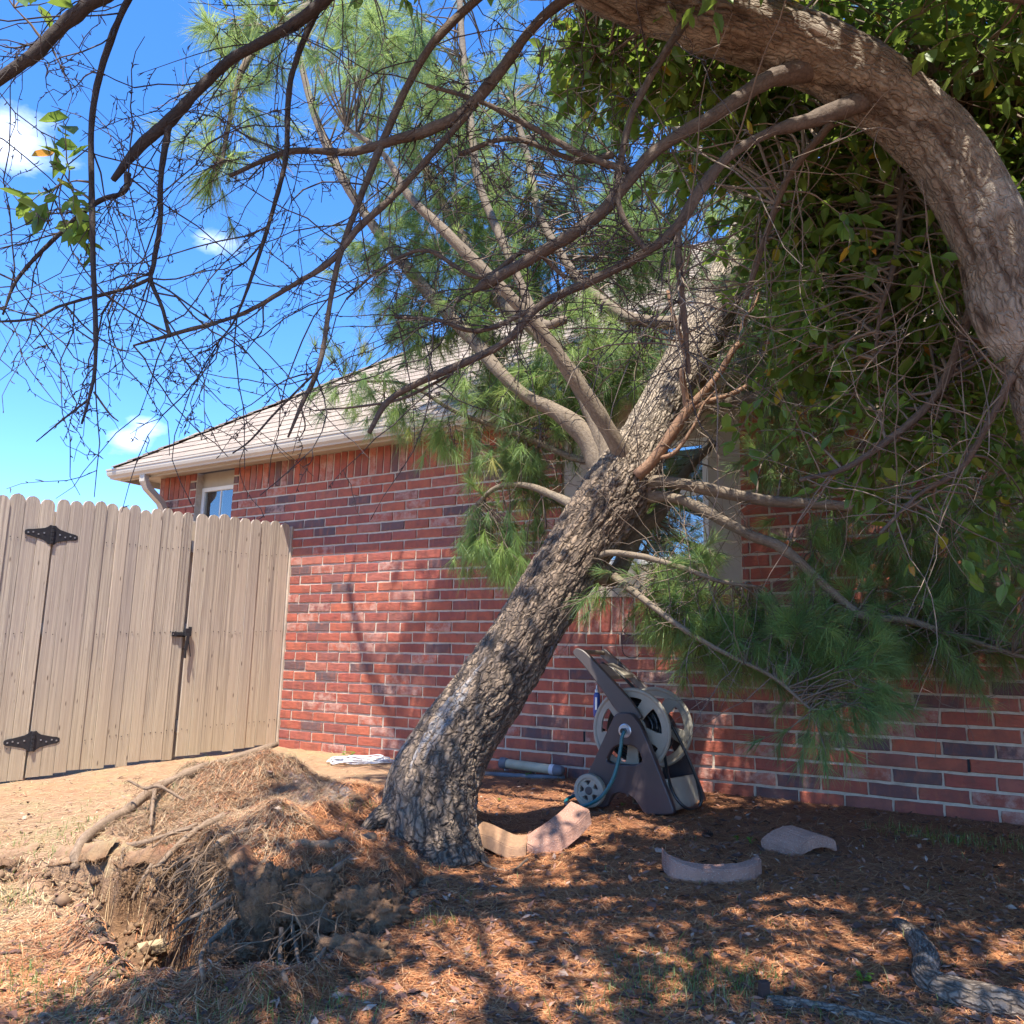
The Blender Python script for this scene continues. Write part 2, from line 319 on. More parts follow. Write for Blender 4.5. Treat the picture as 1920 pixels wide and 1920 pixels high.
def mesh_np(name, V, F, attrs=None, uv=None, smooth=False):
    V = np.asarray(V, np.float32).reshape(-1, 3); F = np.asarray(F, np.int32); k = F.shape[1]
    me = bpy.data.meshes.new(name); me.vertices.add(len(V)); me.vertices.foreach_set('co', V.ravel())
    me.loops.add(F.size); me.loops.foreach_set('vertex_index', F.ravel()); me.polygons.add(len(F))
    me.polygons.foreach_set('loop_start', np.arange(0, F.size, k, dtype=np.int32)); me.polygons.foreach_set('loop_total', np.full(len(F), k, np.int32))
    if uv is not None:
        l = me.uv_layers.new(name='UVMap'); l.data.foreach_set('uv', np.asarray(uv, np.float32)[F.ravel()].ravel())
    me.update(calc_edges=True)
    for n, a in (attrs or {}).items():
        at = me.attributes.new(n, 'FLOAT', 'POINT'); at.data.foreach_set('value', np.asarray(a, np.float32))
    if smooth: me.polygons.foreach_set('use_smooth', np.ones(len(F), bool))
    return me
def pyd(name, v, f, smooth=False):
    me = bpy.data.meshes.new(name); me.from_pydata([tuple(map(float, p)) for p in v], [], f); me.update()
    if smooth: me.polygons.foreach_set('use_smooth', np.ones(len(f), bool))
    return me
def box_vf(c, u, v, w, hu, hv, hw, base=0):
    c, u, v, w = map(np.asarray, (c, u, v, w)); V = [c+u*hu*a+v*hv*b_+w*hw*d for a in (-1, 1) for b_ in (-1, 1) for d in (-1, 1)]
    F = [(0, 1, 3, 2), (4, 6, 7, 5), (0, 4, 5, 1), (2, 3, 7, 6), (0, 2, 6, 4), (1, 5, 7, 3)]
    return V, [tuple(i+base for i in f) for f in F]
def boxes(name, L, mat, parent=None, bev=0):
    """L: list of (centre, u, v, w, half u, half v, half w)"""
    V = []; F = []
    for q in L:
        v_, f_ = box_vf(*q, base=len(V)); V += v_; F += f_
    me = pyd(name, V, F)
    bm = bmesh.new(); bm.from_mesh(me)
    bmesh.ops.recalc_face_normals(bm, faces=bm.faces)
    if bev: bmesh.ops.bevel(bm, geom=bm.edges[:], offset=bev, segments=2, profile=.6, affect='EDGES')
    bm.to_mesh(me); bm.free()
    return link(name, me, mat, parent)
EX, EY, EZ = np.eye(3)
def wbox(name, s0, s1, z0, z1, o0, o1, mat, parent, bev=0):
    return boxes(name, [(W((s0+s1)/2, (z0+z1)/2, (o0+o1)/2), We, Wn, EZ, abs(s1-s0)/2, abs(o1-o0)/2, abs(z1-z0)/2)], mat, parent, bev)
def catmull(P, n):
    P = np.asarray(P, float); k = len(P); Q = np.vstack([2*P[0]-P[1], P, 2*P[-1]-P[-2]])
    t = np.linspace(0, k-1-1e-9, n); i = t.astype(int); u = (t-i)[:, None]
    a, b_, c_, d_ = Q[i], Q[i+1], Q[i+2], Q[i+3]
    return .5*((2*b_)+(-a+c_)*u+(2*a-5*b_+4*c_-d_)*u*u+(-a+3*b_-3*c_+d_)*u**3)
def frames(P):
    T = np.gradient(P, axis=0); T /= np.linalg.norm(T, axis=1)[:, None]+1e-12
    N = np.zeros_like(P); r0 = np.cross(T[0], [0, 0, 1.]) if abs(T[0][2]) < .9 else np.cross(T[0], [1., 0, 0]); N[0] = r0/np.linalg.norm(r0)
    for i in range(1, len(P)):
        q = N[i-1]-T[i]*(N[i-1]@T[i]); N[i] = q/(np.linalg.norm(q)+1e-12)
    return T, N, np.cross(T, N)
def tube_mesh(name, path, radii, n=40, sides=12, wob=.06, disp=None, caps=True, seed=0, smooth=True):
    """path: points, radii: per point. disp(u, v, P, N) -> (height, attrs) adds relief"""
    A = catmull(np.hstack([np.asarray(path, float), np.asarray(radii, float)[:, None]]), n); P = A[:, :3]; R = np.maximum(A[:, 3], .0004)
    T, N, B = frames(P); th = np.arange(sides)/sides*2*np.pi
    Ls = np.concatenate([[0], np.cumsum(np.linalg.norm(np.diff(P, axis=0), axis=1))])
    rm = float(R.mean()); U_, V_ = np.meshgrid(th/(2*np.pi), Ls); rr = np.repeat(R[:, None], sides, 1)
    dirs = N[:, None]*np.cos(th)[None, :, None]+B[:, None]*np.sin(th)[None, :, None]
    if wob:
        q = P[:, None]+dirs*R[:, None, None]; sc = .55/max(rm, .004)
        rr = rr*(1+wob*fbm(q[..., 0]*sc, q[..., 1]*sc, q[..., 2]*sc, 2, seed))
    at = None
    if disp is not None:
        hgt, at = disp(U_, V_, rm, rr); rr = rr+hgt
    X = P[:, None]+dirs*rr[..., None]; X = X.reshape(-1, 3)
    i, j = np.meshgrid(np.arange(n-1), np.arange(sides), indexing='ij'); j2 = (j+1) % sides
    F = np.stack([i*sides+j, i*sides+j2, (i+1)*sides+j2, (i+1)*sides+j], -1).reshape(-1, 4)
    uv = np.stack([np.abs((U_*2) % 2-1)*rm*np.pi, V_], -1).reshape(-1, 2)
    if caps:
        nv = len(X); X = np.vstack([X, P[0]-T[0]*R[0]*.25, P[-1]+T[-1]*R[-1]*.3]); uv = np.vstack([uv, uv[0], uv[-1]]); jj = np.arange(sides); j2 = (jj+1) % sides
        F = np.vstack([F, np.stack([j2, jj, np.full(sides, nv), np.full(sides, nv)], -1), np.stack([(n-1)*sides+jj, (n-1)*sides+j2, np.full(sides, nv+1), np.full(sides, nv+1)], -1)])
        if at: at = {k: np.concatenate([a.ravel(), [0, 0]]) for k, a in at.items()}
    elif at: at = {k: a.ravel() for k, a in at.items()}
    body = F[:, 2] != F[:, 3]
    if caps:
        quads = F[body]; tris = F[~body][:, :3]
        me = bpy.data.meshes.new(name); me.from_pydata(X.tolist(), [], quads.tolist()+tris.tolist())
        l = me.uv_layers.new(name='UVMap'); vi = np.empty(len(me.loops), np.int32); me.loops.foreach_get('vertex_index', vi); l.data.foreach_set('uv', uv[vi].astype(np.float32).ravel())
        for k, a in (at or {}).items():
            q = me.attributes.new(k, 'FLOAT', 'POINT'); q.data.foreach_set('value', a.astype(np.float32))
        if smooth: me.polygons.foreach_set('use_smooth', np.ones(len(me.polygons), bool))
        me.update(); return me
    return mesh_np(name, X, F, at, uv, smooth)
def worley(u, v, nu, cv, s=0, jit=.9, st=1.0):
    """u in 0..1 periodic with nu cells, v in metres with cells cv long: distance to the cell border and cell id"""
    x = u*nu; y = v/cv; i = np.floor(x); j = np.floor(y); d1 = np.full(x.shape, 9.); d2 = d1.copy(); idc = np.zeros_like(x)
    for a in (-1, 0, 1):
        for b_ in (-1, 0, 1):
            ci, cj = i+a, j+b_; cw = np.mod(ci, nu)
            px_ = ci+.5+jit*(_h(cw, cj, cw*0, s)-.5); py = cj+.5+jit*(_h(cw, cj, cw*0+1, s)-.5)
            dd = np.hypot(x-px_, (y-py)*st); nb_ = dd < d1
            d2 = np.where(nb_, d1, np.minimum(d2, dd)); idc = np.where(nb_, _h(cw, cj, cw*0+2, s), idc); d1 = np.where(nb_, dd, d1)
    return d2-d1, idc
def plates(nu, cv, depth, s=0, fade=None, resin=False):
    def f(U_, V_, rm, rr):
        x0 = np.cos(U_*2*np.pi)*nu/6.3; y0 = np.sin(U_*2*np.pi)*nu/6.3; w = .55*fbm(x0*1.3, y0*1.3, V_/cv*.9, 3, s+5); wu = np.mod(U_+w/nu, 1)
        e1, i1 = worley(wu, V_+w*cv*.6, nu, cv, s); e2, i2 = worley(wu, V_+w*cv*.5, nu*3, cv*.32, s+3)
        cr1 = 1-sstep(e1, .03, .30); cr2 = 1-sstep(e2, .02, .35)
        x = np.cos(U_*2*np.pi)*1.5; y = np.sin(U_*2*np.pi)*1.5
        fl = fbm(x*8, y*8, V_*9, 3, s+9)
        h = depth*(-.9*cr1-.35*cr2+.35*i1+.2*fl)
        k = 1 if fade is None else fade(V_)
        at = {'crack': np.clip(cr1*.9+cr2*.45, 0, 1)*k}
        if resin: at['resin'] = resin(U_, V_)
        return h*k, at
    return f
def fissures(nu, stretch, depth, s=0, fade=None, resin=False):
    """long interlacing furrows between flaky ridges"""
    def f(U_, V_, rm, rr):
        k_ = nu/6.283; x = np.cos(U_*2*np.pi)*k_; y = np.sin(U_*2*np.pi)*k_; vs_ = V_*nu/(2*np.pi*rm)/stretch
        wx = .45*fbm(x*.8, y*.8, vs_*1.6, 3, s+5); wz = .5*fbm(x*.9+9, y*.9, vs_*1.3, 2, s+6)
        n1 = np.abs(fbm(x+wx, y+wx*.7, vs_+wz, 3, s)); n2 = np.abs(fbm(x*2.3+wx+4, y*2.3, vs_*2.9+wz, 3, s+3)); n3 = fbm(x*5, y*5, vs_*9, 3, s+9)
        e1, i1 = worley(np.mod(U_+.02*wx, 1), V_+.02*wz, nu*1.0//1, 2*np.pi*rm/nu*2.3, s)
        cr1 = 1-sstep(n1, .0, .17); cr2 = 1-sstep(n2, .0, .22); cr3 = (1-sstep(e1, .0, .16))*.6
        h = depth*(.75*sstep(n1, .05, .6)-.55*cr1-.32*cr2-.35*cr3+.25*i1+.22*n3)
        k = 1 if fade is None else fade(V_)
        at = {'crack': np.clip(cr1*.85+cr2*.5+cr3*.4, 0, 1)*k}
        if resin: at['resin'] = resin(U_, V_)
        return h*k, at
    return f
def tubes_np(P, R, sides=3):
    """many thin tubes at once: P (n,k,3), R (n,k)"""
    P = np.asarray(P, float); n, k, _ = P.shape; T = np.gradient(P, axis=1); T /= np.linalg.norm(T, axis=2)[..., None]+1e-9
    a = np.zeros_like(T); a[..., 2] = 1; m_ = np.abs(T[..., 2]) > .9; a[m_] = (1, 0, 0)
    N = np.cross(T, a); N /= np.linalg.norm(N, axis=2)[..., None]+1e-9; B = np.cross(T, N); th = np.arange(sides)/sides*2*np.pi
    V = P[:, :, None]+(N[:, :, None]*np.cos(th)[None, None, :, None]+B[:, :, None]*np.sin(th)[None, None, :, None])*R[:, :, None, None]
    idx = np.arange(n*k*sides).reshape(n, k, sides); j2 = (np.arange(sides)+1) % sides
    F = np.stack([idx[:, :-1], idx[:, :-1][:, :, j2], idx[:, 1:][:, :, j2], idx[:, 1:]], -1).reshape(-1, 4)
    return V.reshape(-1, 3), F
def unit(a): return a/(np.linalg.norm(a, axis=-1, keepdims=True)+1e-9)
def wander(S, Dr, L, k=7, curl=.35, grav=-.1):
    """polylines from starts S in directions Dr"""
    n = len(S); P = np.zeros((n, k, 3)); P[:, 0] = S; d = unit(np.asarray(Dr, float)); st = (np.asarray(L)/(k-1))[:, None]
    for i in range(1, k):
        d = unit(d+rng.normal(0, curl, (n, 3))+np.array([0, 0, grav])); P[:, i] = P[:, i-1]+d*st
    return P
def extr2d(name, splines, depth, bevel=0):
    """flat outlines (the later ones inside the first are holes) given thickness; local x,y, depth along z"""
    cu = bpy.data.curves.new(name, 'CURVE'); cu.dimensions = '2D'; cu.fill_mode = 'BOTH'; cu.extrude = depth/2; cu.bevel_depth = bevel; cu.bevel_resolution = 1; cu.offset = -bevel
    for s in splines:
        q = cu.splines.new('POLY'); q.points.add(len(s)-1); q.use_cyclic_u = True
        for p, (x, y) in zip(q.points, s): p.co = (x, y, 0, 1)
    o = bpy.data.objects.new(name, cu); me = bpy.data.meshes.new_from_object(o); bpy.data.objects.remove(o); bpy.data.curves.remove(cu)
    me.name = name; return me
def lathe(name, prof, n=32, axis='z'):
    V = []; F = []
    for i in range(n):
        a = 2*math.pi*i/n
        for r_, z in prof: V.append((r_*math.cos(a), r_*math.sin(a), z))
    k = len(prof)
    for i in range(n):
        for j in range(k-1): F.append((i*k+j, ((i+1) % n)*k+j, ((i+1) % n)*k+j+1, i*k+j+1))
    me = pyd(name, V, F); bm = bmesh.new(); bm.from_mesh(me); bmesh.ops.remove_doubles(bm, verts=bm.verts, dist=1e-5); bmesh.ops.recalc_face_normals(bm, faces=bm.faces); bm.to_mesh(me); bm.free()
    return me
def basis(o, x, y, z, loc):
    m = Matrix(((x[0], y[0], z[0], loc[0]), (x[1], y[1], z[1], loc[1]), (x[2], y[2], z[2], loc[2]), (0, 0, 0, 1)))
    o.matrix_basis = m; return o

# ------------------------------------------------------------------ ground
def gx(px_, Y): return (px_-960)/FPX*Y
ED = [(-400, 3.9, .0, .25), (30, 3.78, .0, .22), (75, 3.74, .13, .22), (135, 3.72, .04, .2), (160, 3.74, .24, .36), (250, 3.72, .27, .40), (330, 3.64, .24, .44), (380, 3.52, .26, .62), (450, 3.28, .34, .70), (500, 3.06, .40, .6), (560, 2.93, .46, .52), (630, 2.90, .44, .46), (680, 2.92, .22, .34), (740, 3.05, .07, .3), (800, 3.3, .03, .3), (860, 3.6, .0, .3), (960, 4.2, 0, .3)]
EXs = np.array([gx(a, b_) for a, b_, c_, d_ in ED]); EYs = np.array([q[1] for q in ED]); EDs = np.array([q[2] for q in ED]); EWs = np.array([q[3] for q in ED])
GA = [(gx(480, 4.6), 4.65, .29, .46, .42), (gx(650, 4.0), 4.05, .19, .55, .40), (gx(300, 4.0), 3.98, .05, .40, .30), (gx(540, 3.4), 3.40, .22, .36, .34), (gx(700, 3.2), 3.35, .05, .3, .3), (gx(800, 3.95), 4.2, .06, .35, .35)]
def ground_h(X, Y, full=False):
    X = np.asarray(X, float); Y = np.asarray(Y, float)
    d = X*Wn[0]+(Y-WY0)*Wn[1]; base = .09-.05*np.clip(d, -.3, 12)
    base = base+.012*fbm(X*1.3, Y*1.3, None, 3, 1)*sstep(d, .1, .6)+.006*fbm(X*9, Y*9, None, 3, 4)
    hm = 0
    for cx, cy, a, wx, wy in GA: hm = hm+a*np.exp(-((X-cx)/wx)**2-((Y-cy)/wy)**2)
    near = sstep(hm, .015, .10)
    hm = hm*(1+.22*fbm(X*3.5, Y*3.5, None, 3, 11))+near*(.028*fbm(X*9, Y*9, None, 4, 21)+.012*fbm(X*30, Y*30, None, 3, 25))
    ye = np.interp(X, EXs, EYs)+.05*fbm(X*6, X*0+3.3, None, 3, 31)+.018*fbm(X*22, Y*6, None, 2, 33)
    dp = np.interp(X, EXs, EDs); wd_ = np.interp(X, EXs, EWs)
    t = ye-Y                                   # > 0: camera side of the torn edge
    keep = 1-sstep(t, -.01, .05)*sstep(dp, 0, .05)
    pit = dp*sstep(t, 0, .06)*(1-sstep(t, wd_*.55, wd_*1.15))
    pm = pit/(dp+1e-6)*sstep(dp, 0, .04)
    z = base+hm*keep-pit*(1+.25*fbm(X*7, Y*7, None, 3, 41))+pm*.03*fbm(X*20, Y*20, None, 4, 43)
    rim = np.exp(-((t-wd_*1.15)/.1)**2)*sstep(dp, .05, .2); z = z+rim*(.03+.05*np.abs(fbm(X*8, Y*8, None, 3, 47)))
    if not full: return z
    soil = np.clip(pm*1.2+rim*.7*(fbm(X*5, Y*5, None, 2, 55) > -.1)+near*.25*keep*(fbm(X*4, Y*4, None, 3, 57) > .35), 0, 1)
    lim = np.zeros_like(X)
    for cx, cy, r_ in LIME: lim = np.maximum(lim, np.exp(-((X-cx)/r_)**2-((Y-cy)/(r_*.8))**2))
    litter = sstep(X+.35*fbm(X*1.5, Y*1.5, None, 3, 61)+.22*(3.6-Y), -1.25, -.45)*(1-.0*Y)
    litter = np.maximum(litter, near*sstep(X, -1.9, -1.3)*.75)
    return z, litter, soil, lim*(.6+.4*fbm(X*14, Y*14, None, 3, 66))
LIME = []
def G(x, y, up=0):
    d = ray(x, y); lo, hi = 1.0, 12.0
    for k in np.arange(1.0, 12.0, .02):
        P = CAM+d*(k/d[1])
        if P[2] < float(ground_h(P[0], P[1])): hi = k; break
        lo = k
    P = CAM+d*(hi/d[1]); P = P.copy(); P[2] = float(ground_h(P[0], P[1]))+up; return P
LIME += [(*G(600, 1475)[:2], .16), (*G(640, 1490)[:2], .12), (*G(705, 1570)[:2], .10), (*G(560, 1500)[:2], .10)]
def gz(X, Y): return float(ground_h(X, Y))
def axis_pts(lo, hi, flo, fhi, cs, fs):
    return np.concatenate([np.arange(lo, flo, cs), np.arange(flo, fhi, fs), np.arange(fhi, hi, cs)])
gxs = axis_pts(-5, 4.6, -2.5, .1, .045, .013); gys = axis_pts(.6, 8.4, 2.4, 4.9, .045, .014)
gxs = np.concatenate([[-90, -60, -35, -20, -12, -8, -6], gxs, [5.5, 8, 14, 25, 50, 90]]); gys = np.concatenate([[-40, -20, -10, -5, -2, -.5], gys, [9.5, 12, 18, 30, 60, 120]])
GXm, GYm = np.meshgrid(gxs, gys); gz_, glit, gsoil, glime = ground_h(GXm, GYm, True); ny, nx = GXm.shape
ii, jj = np.meshgrid(np.arange(ny-1), np.arange(nx-1), indexing='ij')
gF = np.stack([ii*nx+jj, ii*nx+jj+1, (ii+1)*nx+jj+1, (ii+1)*nx+jj], -1).reshape(-1, 4)
gm = mesh_np('ground', np.stack([GXm, GYm, gz_], -1), gF, {'litter': glit.ravel(), 'soil': gsoil.ravel(), 'lime': glime.ravel()}, smooth=True)
tag(link('ground', gm, m_ground), kind='structure')

# ------------------------------------------------------------------ the house
S0, S1 = -4.04, 5.4                      # left corner and the right end (beyond the frame)
house = thing('brick_house', 'single-storey red brick house with beige gutter and hipped shingle roof', 'house', W(0, .09, -1))
ZTOP = ZI+BH*19; ZSOL = ZI+BH*16         # soldier course between them
wl = (-3.49, -2.975, 1.45, ZTOP)         # left window: s0, s1, z0, z1
wr = (.40, 1.62, ZI+BH*3, ZTOP)          # window behind the pine
# mortar face with openings, as slabs around the windows
L = []
def slab(s0, s1, z0, z1): L.append((W((s0+s1)/2, (z0+z1)/2, -.1058), We, Wn, EZ, (s1-s0)/2, .1, (z1-z0)/2))
slab(S0, wl[0], -.4, ZTOP); slab(wl[0], wl[1], -.4, wl[2]); slab(wl[1], wr[0], -.4, ZTOP); slab(wr[0], wr[1], -.4, wr[2]); slab(wr[1], S1, -.4, ZTOP)
wallo = boxes('wall', L, m_mortar, house)
# side wall going back from the left corner
boxes('side_wall', [(W(S0+.1, 1.0, -3.2), We, Wn, EZ, .1, 3.0, 1.46)], m_mortar, house)
def brick_mesh(name, w, h, sd):
    r_ = random.Random(sd); pts = []
    for a, b_, n_ in (((-w/2, -h/2), (w/2, -h/2), 5), ((w/2, -h/2), (w/2, h/2), 2), ((w/2, h/2), (-w/2, h/2), 5), ((-w/2, h/2), (-w/2, -h/2), 2)):
        for i in range(n_):
            t_ = i/n_; j = .0014 if n_ == 5 else .003
            pts.append((a[0]+(b_[0]-a[0])*t_+r_.uniform(-j, j), a[1]+(b_[1]-a[1])*t_+r_.uniform(-j, j)))
    n_ = len(pts); V = []; dz = r_.uniform(-.001, .001)
    for k, (sc, y) in enumerate(((1, .014), (1, 0.0), (.0, -.0035))):
        for x, z in pts:
            if k == 2: V.append((x-math.copysign(.004, x), y+dz+r_.uniform(-.0009, .0009), z-math.copysign(.0035, z)))
            else: V.append((x, y, z))
    F = [tuple(range(2*n_, 3*n_))]
    for k in (0, 1):
        for i in range(n_): F.append((k*n_+i, k*n_+(i+1) % n_, (k+1)*n_+(i+1) % n_, (k+1)*n_+i))
    return pyd(name, V, F)
BW, BHH = BL-.0145, BH-.0145
bv = [brick_mesh('brick', BW, BHH, i) for i in range(9)]; sv = [brick_mesh('soldier_brick', BH-.0115, BH*3-.0115, 50+i) for i in range(5)]; hv = [brick_mesh('half_brick', BW/2-.006, BHH, 80+i) for i in range(4)]
for me in bv+sv+hv: me.materials.append(m_brick)
BR = []     # (s, z, kind, variant)
for k in range(-16, 15):
    z = ZI-BH*(k+.5)                       # the course below line k
    ph = (.352+(.0 if k % 2 == 0 else BL/2)) % BL
    j0 = math.floor((S0-ph)/BL)-1; s = ph+j0*BL
    blocks = []
    if z > wl[2]: blocks.append((wl[0], wl[1]))
    if z > wr[2]: blocks.append((wr[0], wr[1]))
    if wr[2]-BH*3 < z < wr[2]: blocks.append((wr[0]-.02, wr[1]+.02))
    while s < S1+BL:
        a, b_ = s, s+BL; s += BL
        segs = [(max(a, S0), min(b_, S1))]
        for p, q in blocks:
            ns = []
            for u_, v_ in segs:
                if v_ <= p or u_ >= q: ns.append((u_, v_))
                else:
                    if u_ < p: ns.append((u_, p))
                    if v_ > q: ns.append((q, v_))
            segs = ns
        for u_, v_ in segs:
            if v_-u_ > .03: BR.append(((u_+v_)/2, z, v_-u_, 'b'))
def soldiers(s0, s1, z):
    n_ = max(1, round((s1-s0)/BH)); w_ = (s1-s0)/n_
    for i in range(n_): BR.append((s0+w_*(i+.5), z, w_, 's'))
soldiers(S0, wl[0]-.09, ZI+BH*17.5)
for i in range(3): BR.append((wl[0]-.045, ZI+BH*(16.5+i), .09, 'b')); BR.append((wl[1]+.035, ZI+BH*(16.5+i), .07, 'b'))
soldiers(wl[1]+.07, wr[0], ZI+BH*17.5); soldiers(wr[1], S1, ZI+BH*17.5); soldiers(wr[0]-.02, wr[1]+.02, wr[2]-BH*1.5)
def show(b_):
    s, z, w_, k = b_; P = W(s, z); x, y, dd = to_px(P)
    if not (-20 < x < 1940 and 0 < y < 1560) or z < .05: return 0
    a = w_*(BH if k == 'b' else BH*3)/dd**2
    if x < 540 and y > 940+(x-0)*.07: a *= .01                  # behind the gate
    if x > 1380 and y < 1235: a *= .1                           # behind the boughs
    if abs(x-(790+(1570-y)*.57)) < 80: a *= .05                 # behind the trunk
    if y < 850-(x-900)*.1 and x > 900: a *= .2
    return a
BR.sort(key=show, reverse=True)
BR = [b_ for b_ in BR if b_[1] > -.02]
def base_mesh(b_, r_):
    s, z, w_, k = b_
    if k == 's': return random.choice(sv), w_/BH, 1
    if w_ < BL*.7: return random.choice(hv), (w_-.0115)/(BW/2-.006), 1
    return random.choice(bv), (w_-.0115)/BW, 1
Rw = Matrix(((We[0], -Wn[0], 0), (We[1], -Wn[1], 0), (0, 0, 1)))
restV = []; restF = []; restR = []; nb_ = 0
for i, b_ in enumerate(BR):
    me, fx, _ = base_mesh(b_, i); tw = random.gauss(0, .006); out = random.gauss(0, .0012)
    rot = Rw @ Matrix.Rotation(tw, 3, 'Y'); P = Vector(W(b_[0]+random.gauss(0, .0012), b_[1]+random.gauss(0, .0008), out-.0015))
    if i < 300:
        o = bpy.data.objects.new('brick', me); col.objects.link(o); o.parent = wallo
        o.matrix_basis = Matrix.Translation(P) @ rot.to_4x4() @ Matrix.Diagonal((fx, 1, 1, 1))
    else:
        n0 = len(restV)
        M4 = Matrix.Translation(P) @ rot.to_4x4() @ Matrix.Diagonal((fx, 1, 1, 1)); rr_ = random.random()
        for v_ in me.vertices: restV.append(M4 @ v_.co); restR.append(rr_)
        for f_ in me.polygons: restF.append([n0+q for q in f_.vertices])
me = pyd('brick', restV, restF); a_ = me.attributes.new('rnd', 'FLOAT', 'POINT'); a_.data.foreach_set('value', restR)
link('brick', me, m_brickm, wallo, kind='stuff')
# weep holes in the fourth course, dark blocks painting the shade inside
for (x, y) in ((1095, 1379), (1534, 1416), (1816.7, 1438)):
    s, z = wall_hit(x, y); wbox('weep_hole', s-.006, s+.006, ZI-BH*9+.008, ZI-BH*8-.006, -.007, .0012, m_dark, wallo)

# left window (recessed, blinds inside)
w1 = boxes('window', [(W(-3.232, 2.40, -.09), We, Wn, EZ, .257, .012, .07)], m_beige, house)
w1['label'] = 'small white window with blinds under the eave'
zt = 2.33
for n_, q in (('frame', (-3.49, -3.455, 1.45, zt)), ('frame', (-3.01, -2.977, 1.45, zt)), ('frame', (-3.455, -3.01, zt-.035, zt)), ('muntin', (-3.243, -3.231, 1.5, zt-.035))):
    wbox(n_, q[0], q[1], q[2], q[3], -.10, -.07 if n_ == 'frame' else -.084, m_vinyl, w1, .002)
wbox('pane', -3.455, -3.01, 1.45, zt-.035, -.094, -.090, m_glass, w1)
for i in range(17):
    boxes('blind_slat', [(W(-3.22, zt-.06-.05*i, -.125), We, Wn*.75+EZ*.66, EZ*.75-Wn*.66, .185, .024, .0012)], m_blind, w1)
wbox('room_shade', -3.49, -2.98, 1.45, zt, -.30, -.28, m_dark, w1)  # dark sheet painting the unlit interior
# window behind the pine: broad flat beige surround, white sash
w2 = boxes('window', [(W(1.52, (wr[2]+ZTOP)/2, -.045), We, Wn, EZ, .10, .03, (ZTOP-wr[2])/2), (W(.50, (wr[2]+ZTOP)/2, -.045), We, Wn, EZ, .10, .03, (ZTOP-wr[2])/2),
    (W(1.01, wr[2]+.10, -.045), We, Wn, EZ, .41, .03, .10), (W(1.01, ZTOP-.12, -.045), We, Wn, EZ, .41, .03, .12)], m_beige, house)
w2['label'] = 'window with broad beige surround behind the pine trunk'
wbox('sill', .385, 1.635, wr[2]-.004, wr[2]+.035, -.04, .006, m_beige, w2, .003)
za, zb = wr[2]+.20, ZTOP-.24
for q in ((.60, .645, za, zb), (1.375, 1.42, za, zb), (.645, 1.375, za, za+.045), (.645, 1.375, zb-.045, zb), (.645, 1.375, 1.86, 1.90)): wbox('sash', *q, -.075, -.04, m_vinyl, w2, .003)
wbox('pane', .645, 1.375, za+.045, 1.86, -.064, -.060, m_glass, w2); wbox('pane', .645, 1.375, 1.90, zb-.045, -.056, -.052, m_glass, w2)
for i in range(22): boxes('blind_slat', [(W(1.01, zb-.07-.05*i, -.13), We, Wn*.8+EZ*.6, EZ*.8-Wn*.6, .36, .024, .0012)], m_blind, w2) if zb-.07-.05*i > za else None
wbox('room_shade', .5, 1.5, za, zb, -.32, -.30, m_dark, w2)  # dark sheet in place of the unlit interior

# eaves: soffit, fascia, gutter
OV = .25; ZG = 2.518
def sweep(name, prof, mat, parent, s_end=S1+.4, back=7.0, closed=True, base=OV):
    V = []; F = []; k = len(prof)
    st = [lambda o_, z: W(s_end, z, base+o_), lambda o_, z: W(S0-base-o_, z, base+o_), lambda o_, z: W(S0-base-o_, z, -back)]
    for g in st:
        for o_, z in prof: V.append(g(o_, z))
    for a in (0, 1):
        for i in range(k if closed else k-1): F.append((a*k+i, a*k+(i+1) % k, (a+1)*k+(i+1) % k, (a+1)*k+i))
    me = pyd(name, V, F); bm = bmesh.new(); bm.from_mesh(me); bmesh.ops.recalc_face_normals(bm, faces=bm.faces); bm.to_mesh(me); bm.free()
    return link(name, me, mat, parent)
sweep('fascia', [(-.02, 2.36+.05), (0, 2.36+.05), (0, ZG), (-.02, ZG)], m_beige, house)
prof = [(.001, 2.425), (.066, 2.425), (.070, 2.437), (.088, 2.455), (.094, 2.478), (.094, 2.498), (.100, 2.502), (.100, ZG), (.088, ZG), (.088, 2.505), (.084, 2.478), (.064, 2.445), (.06, 2.435), (.006, 2.435), (.006, ZG-.006), (.001, ZG-.006)]
gut = sweep('gutter', prof, m_gutter, house)
# soffit boards under the overhang, front and side
boxes('soffit', [(W((S0+S1)/2+.1, ZTOP+.004, OV/2-.012), We, Wn, EZ, (S1-S0)/2+.45, OV/2-.001, .004)], m_beige, house)
boxes('soffit', [(W(S0-OV/2, ZTOP+.0045, -3.45), We, Wn, EZ, OV/2-.022, 3.43, .004)], m_beige, house)
# downspout at the left corner
dsp = [W(-3.86, 2.43, .29), W(-3.86, 2.37, .29), W(-3.86, 2.31, .25), W(-3.86, 2.20, .10), W(-3.86, 2.12, .05), W(-3.86, 2.0, .045), W(-3.86, .1, .045)]
V = []; F = []
for i, P in enumerate(dsp):
    tn = unit(dsp[min(i+1, len(dsp)-1)]-dsp[max(i-1, 0)]); up_ = np.cross(We, tn); up_ = unit(up_)
    for a, b_ in ((-.036, -.027), (-.014, -.022), (.014, -.022), (.036, -.027), (.036, .027), (.014, .022), (-.014, .022), (-.036, .027)): V.append(P+We*a+up_*b_)
for i in range(len(dsp)-1):
    for j in range(8): F.append((i*8+j, i*8+(j+1) % 8, (i+1)*8+(j+1) % 8, (i+1)*8+j))
link('downspout', pyd('downspout', V, F), m_gutter, house)

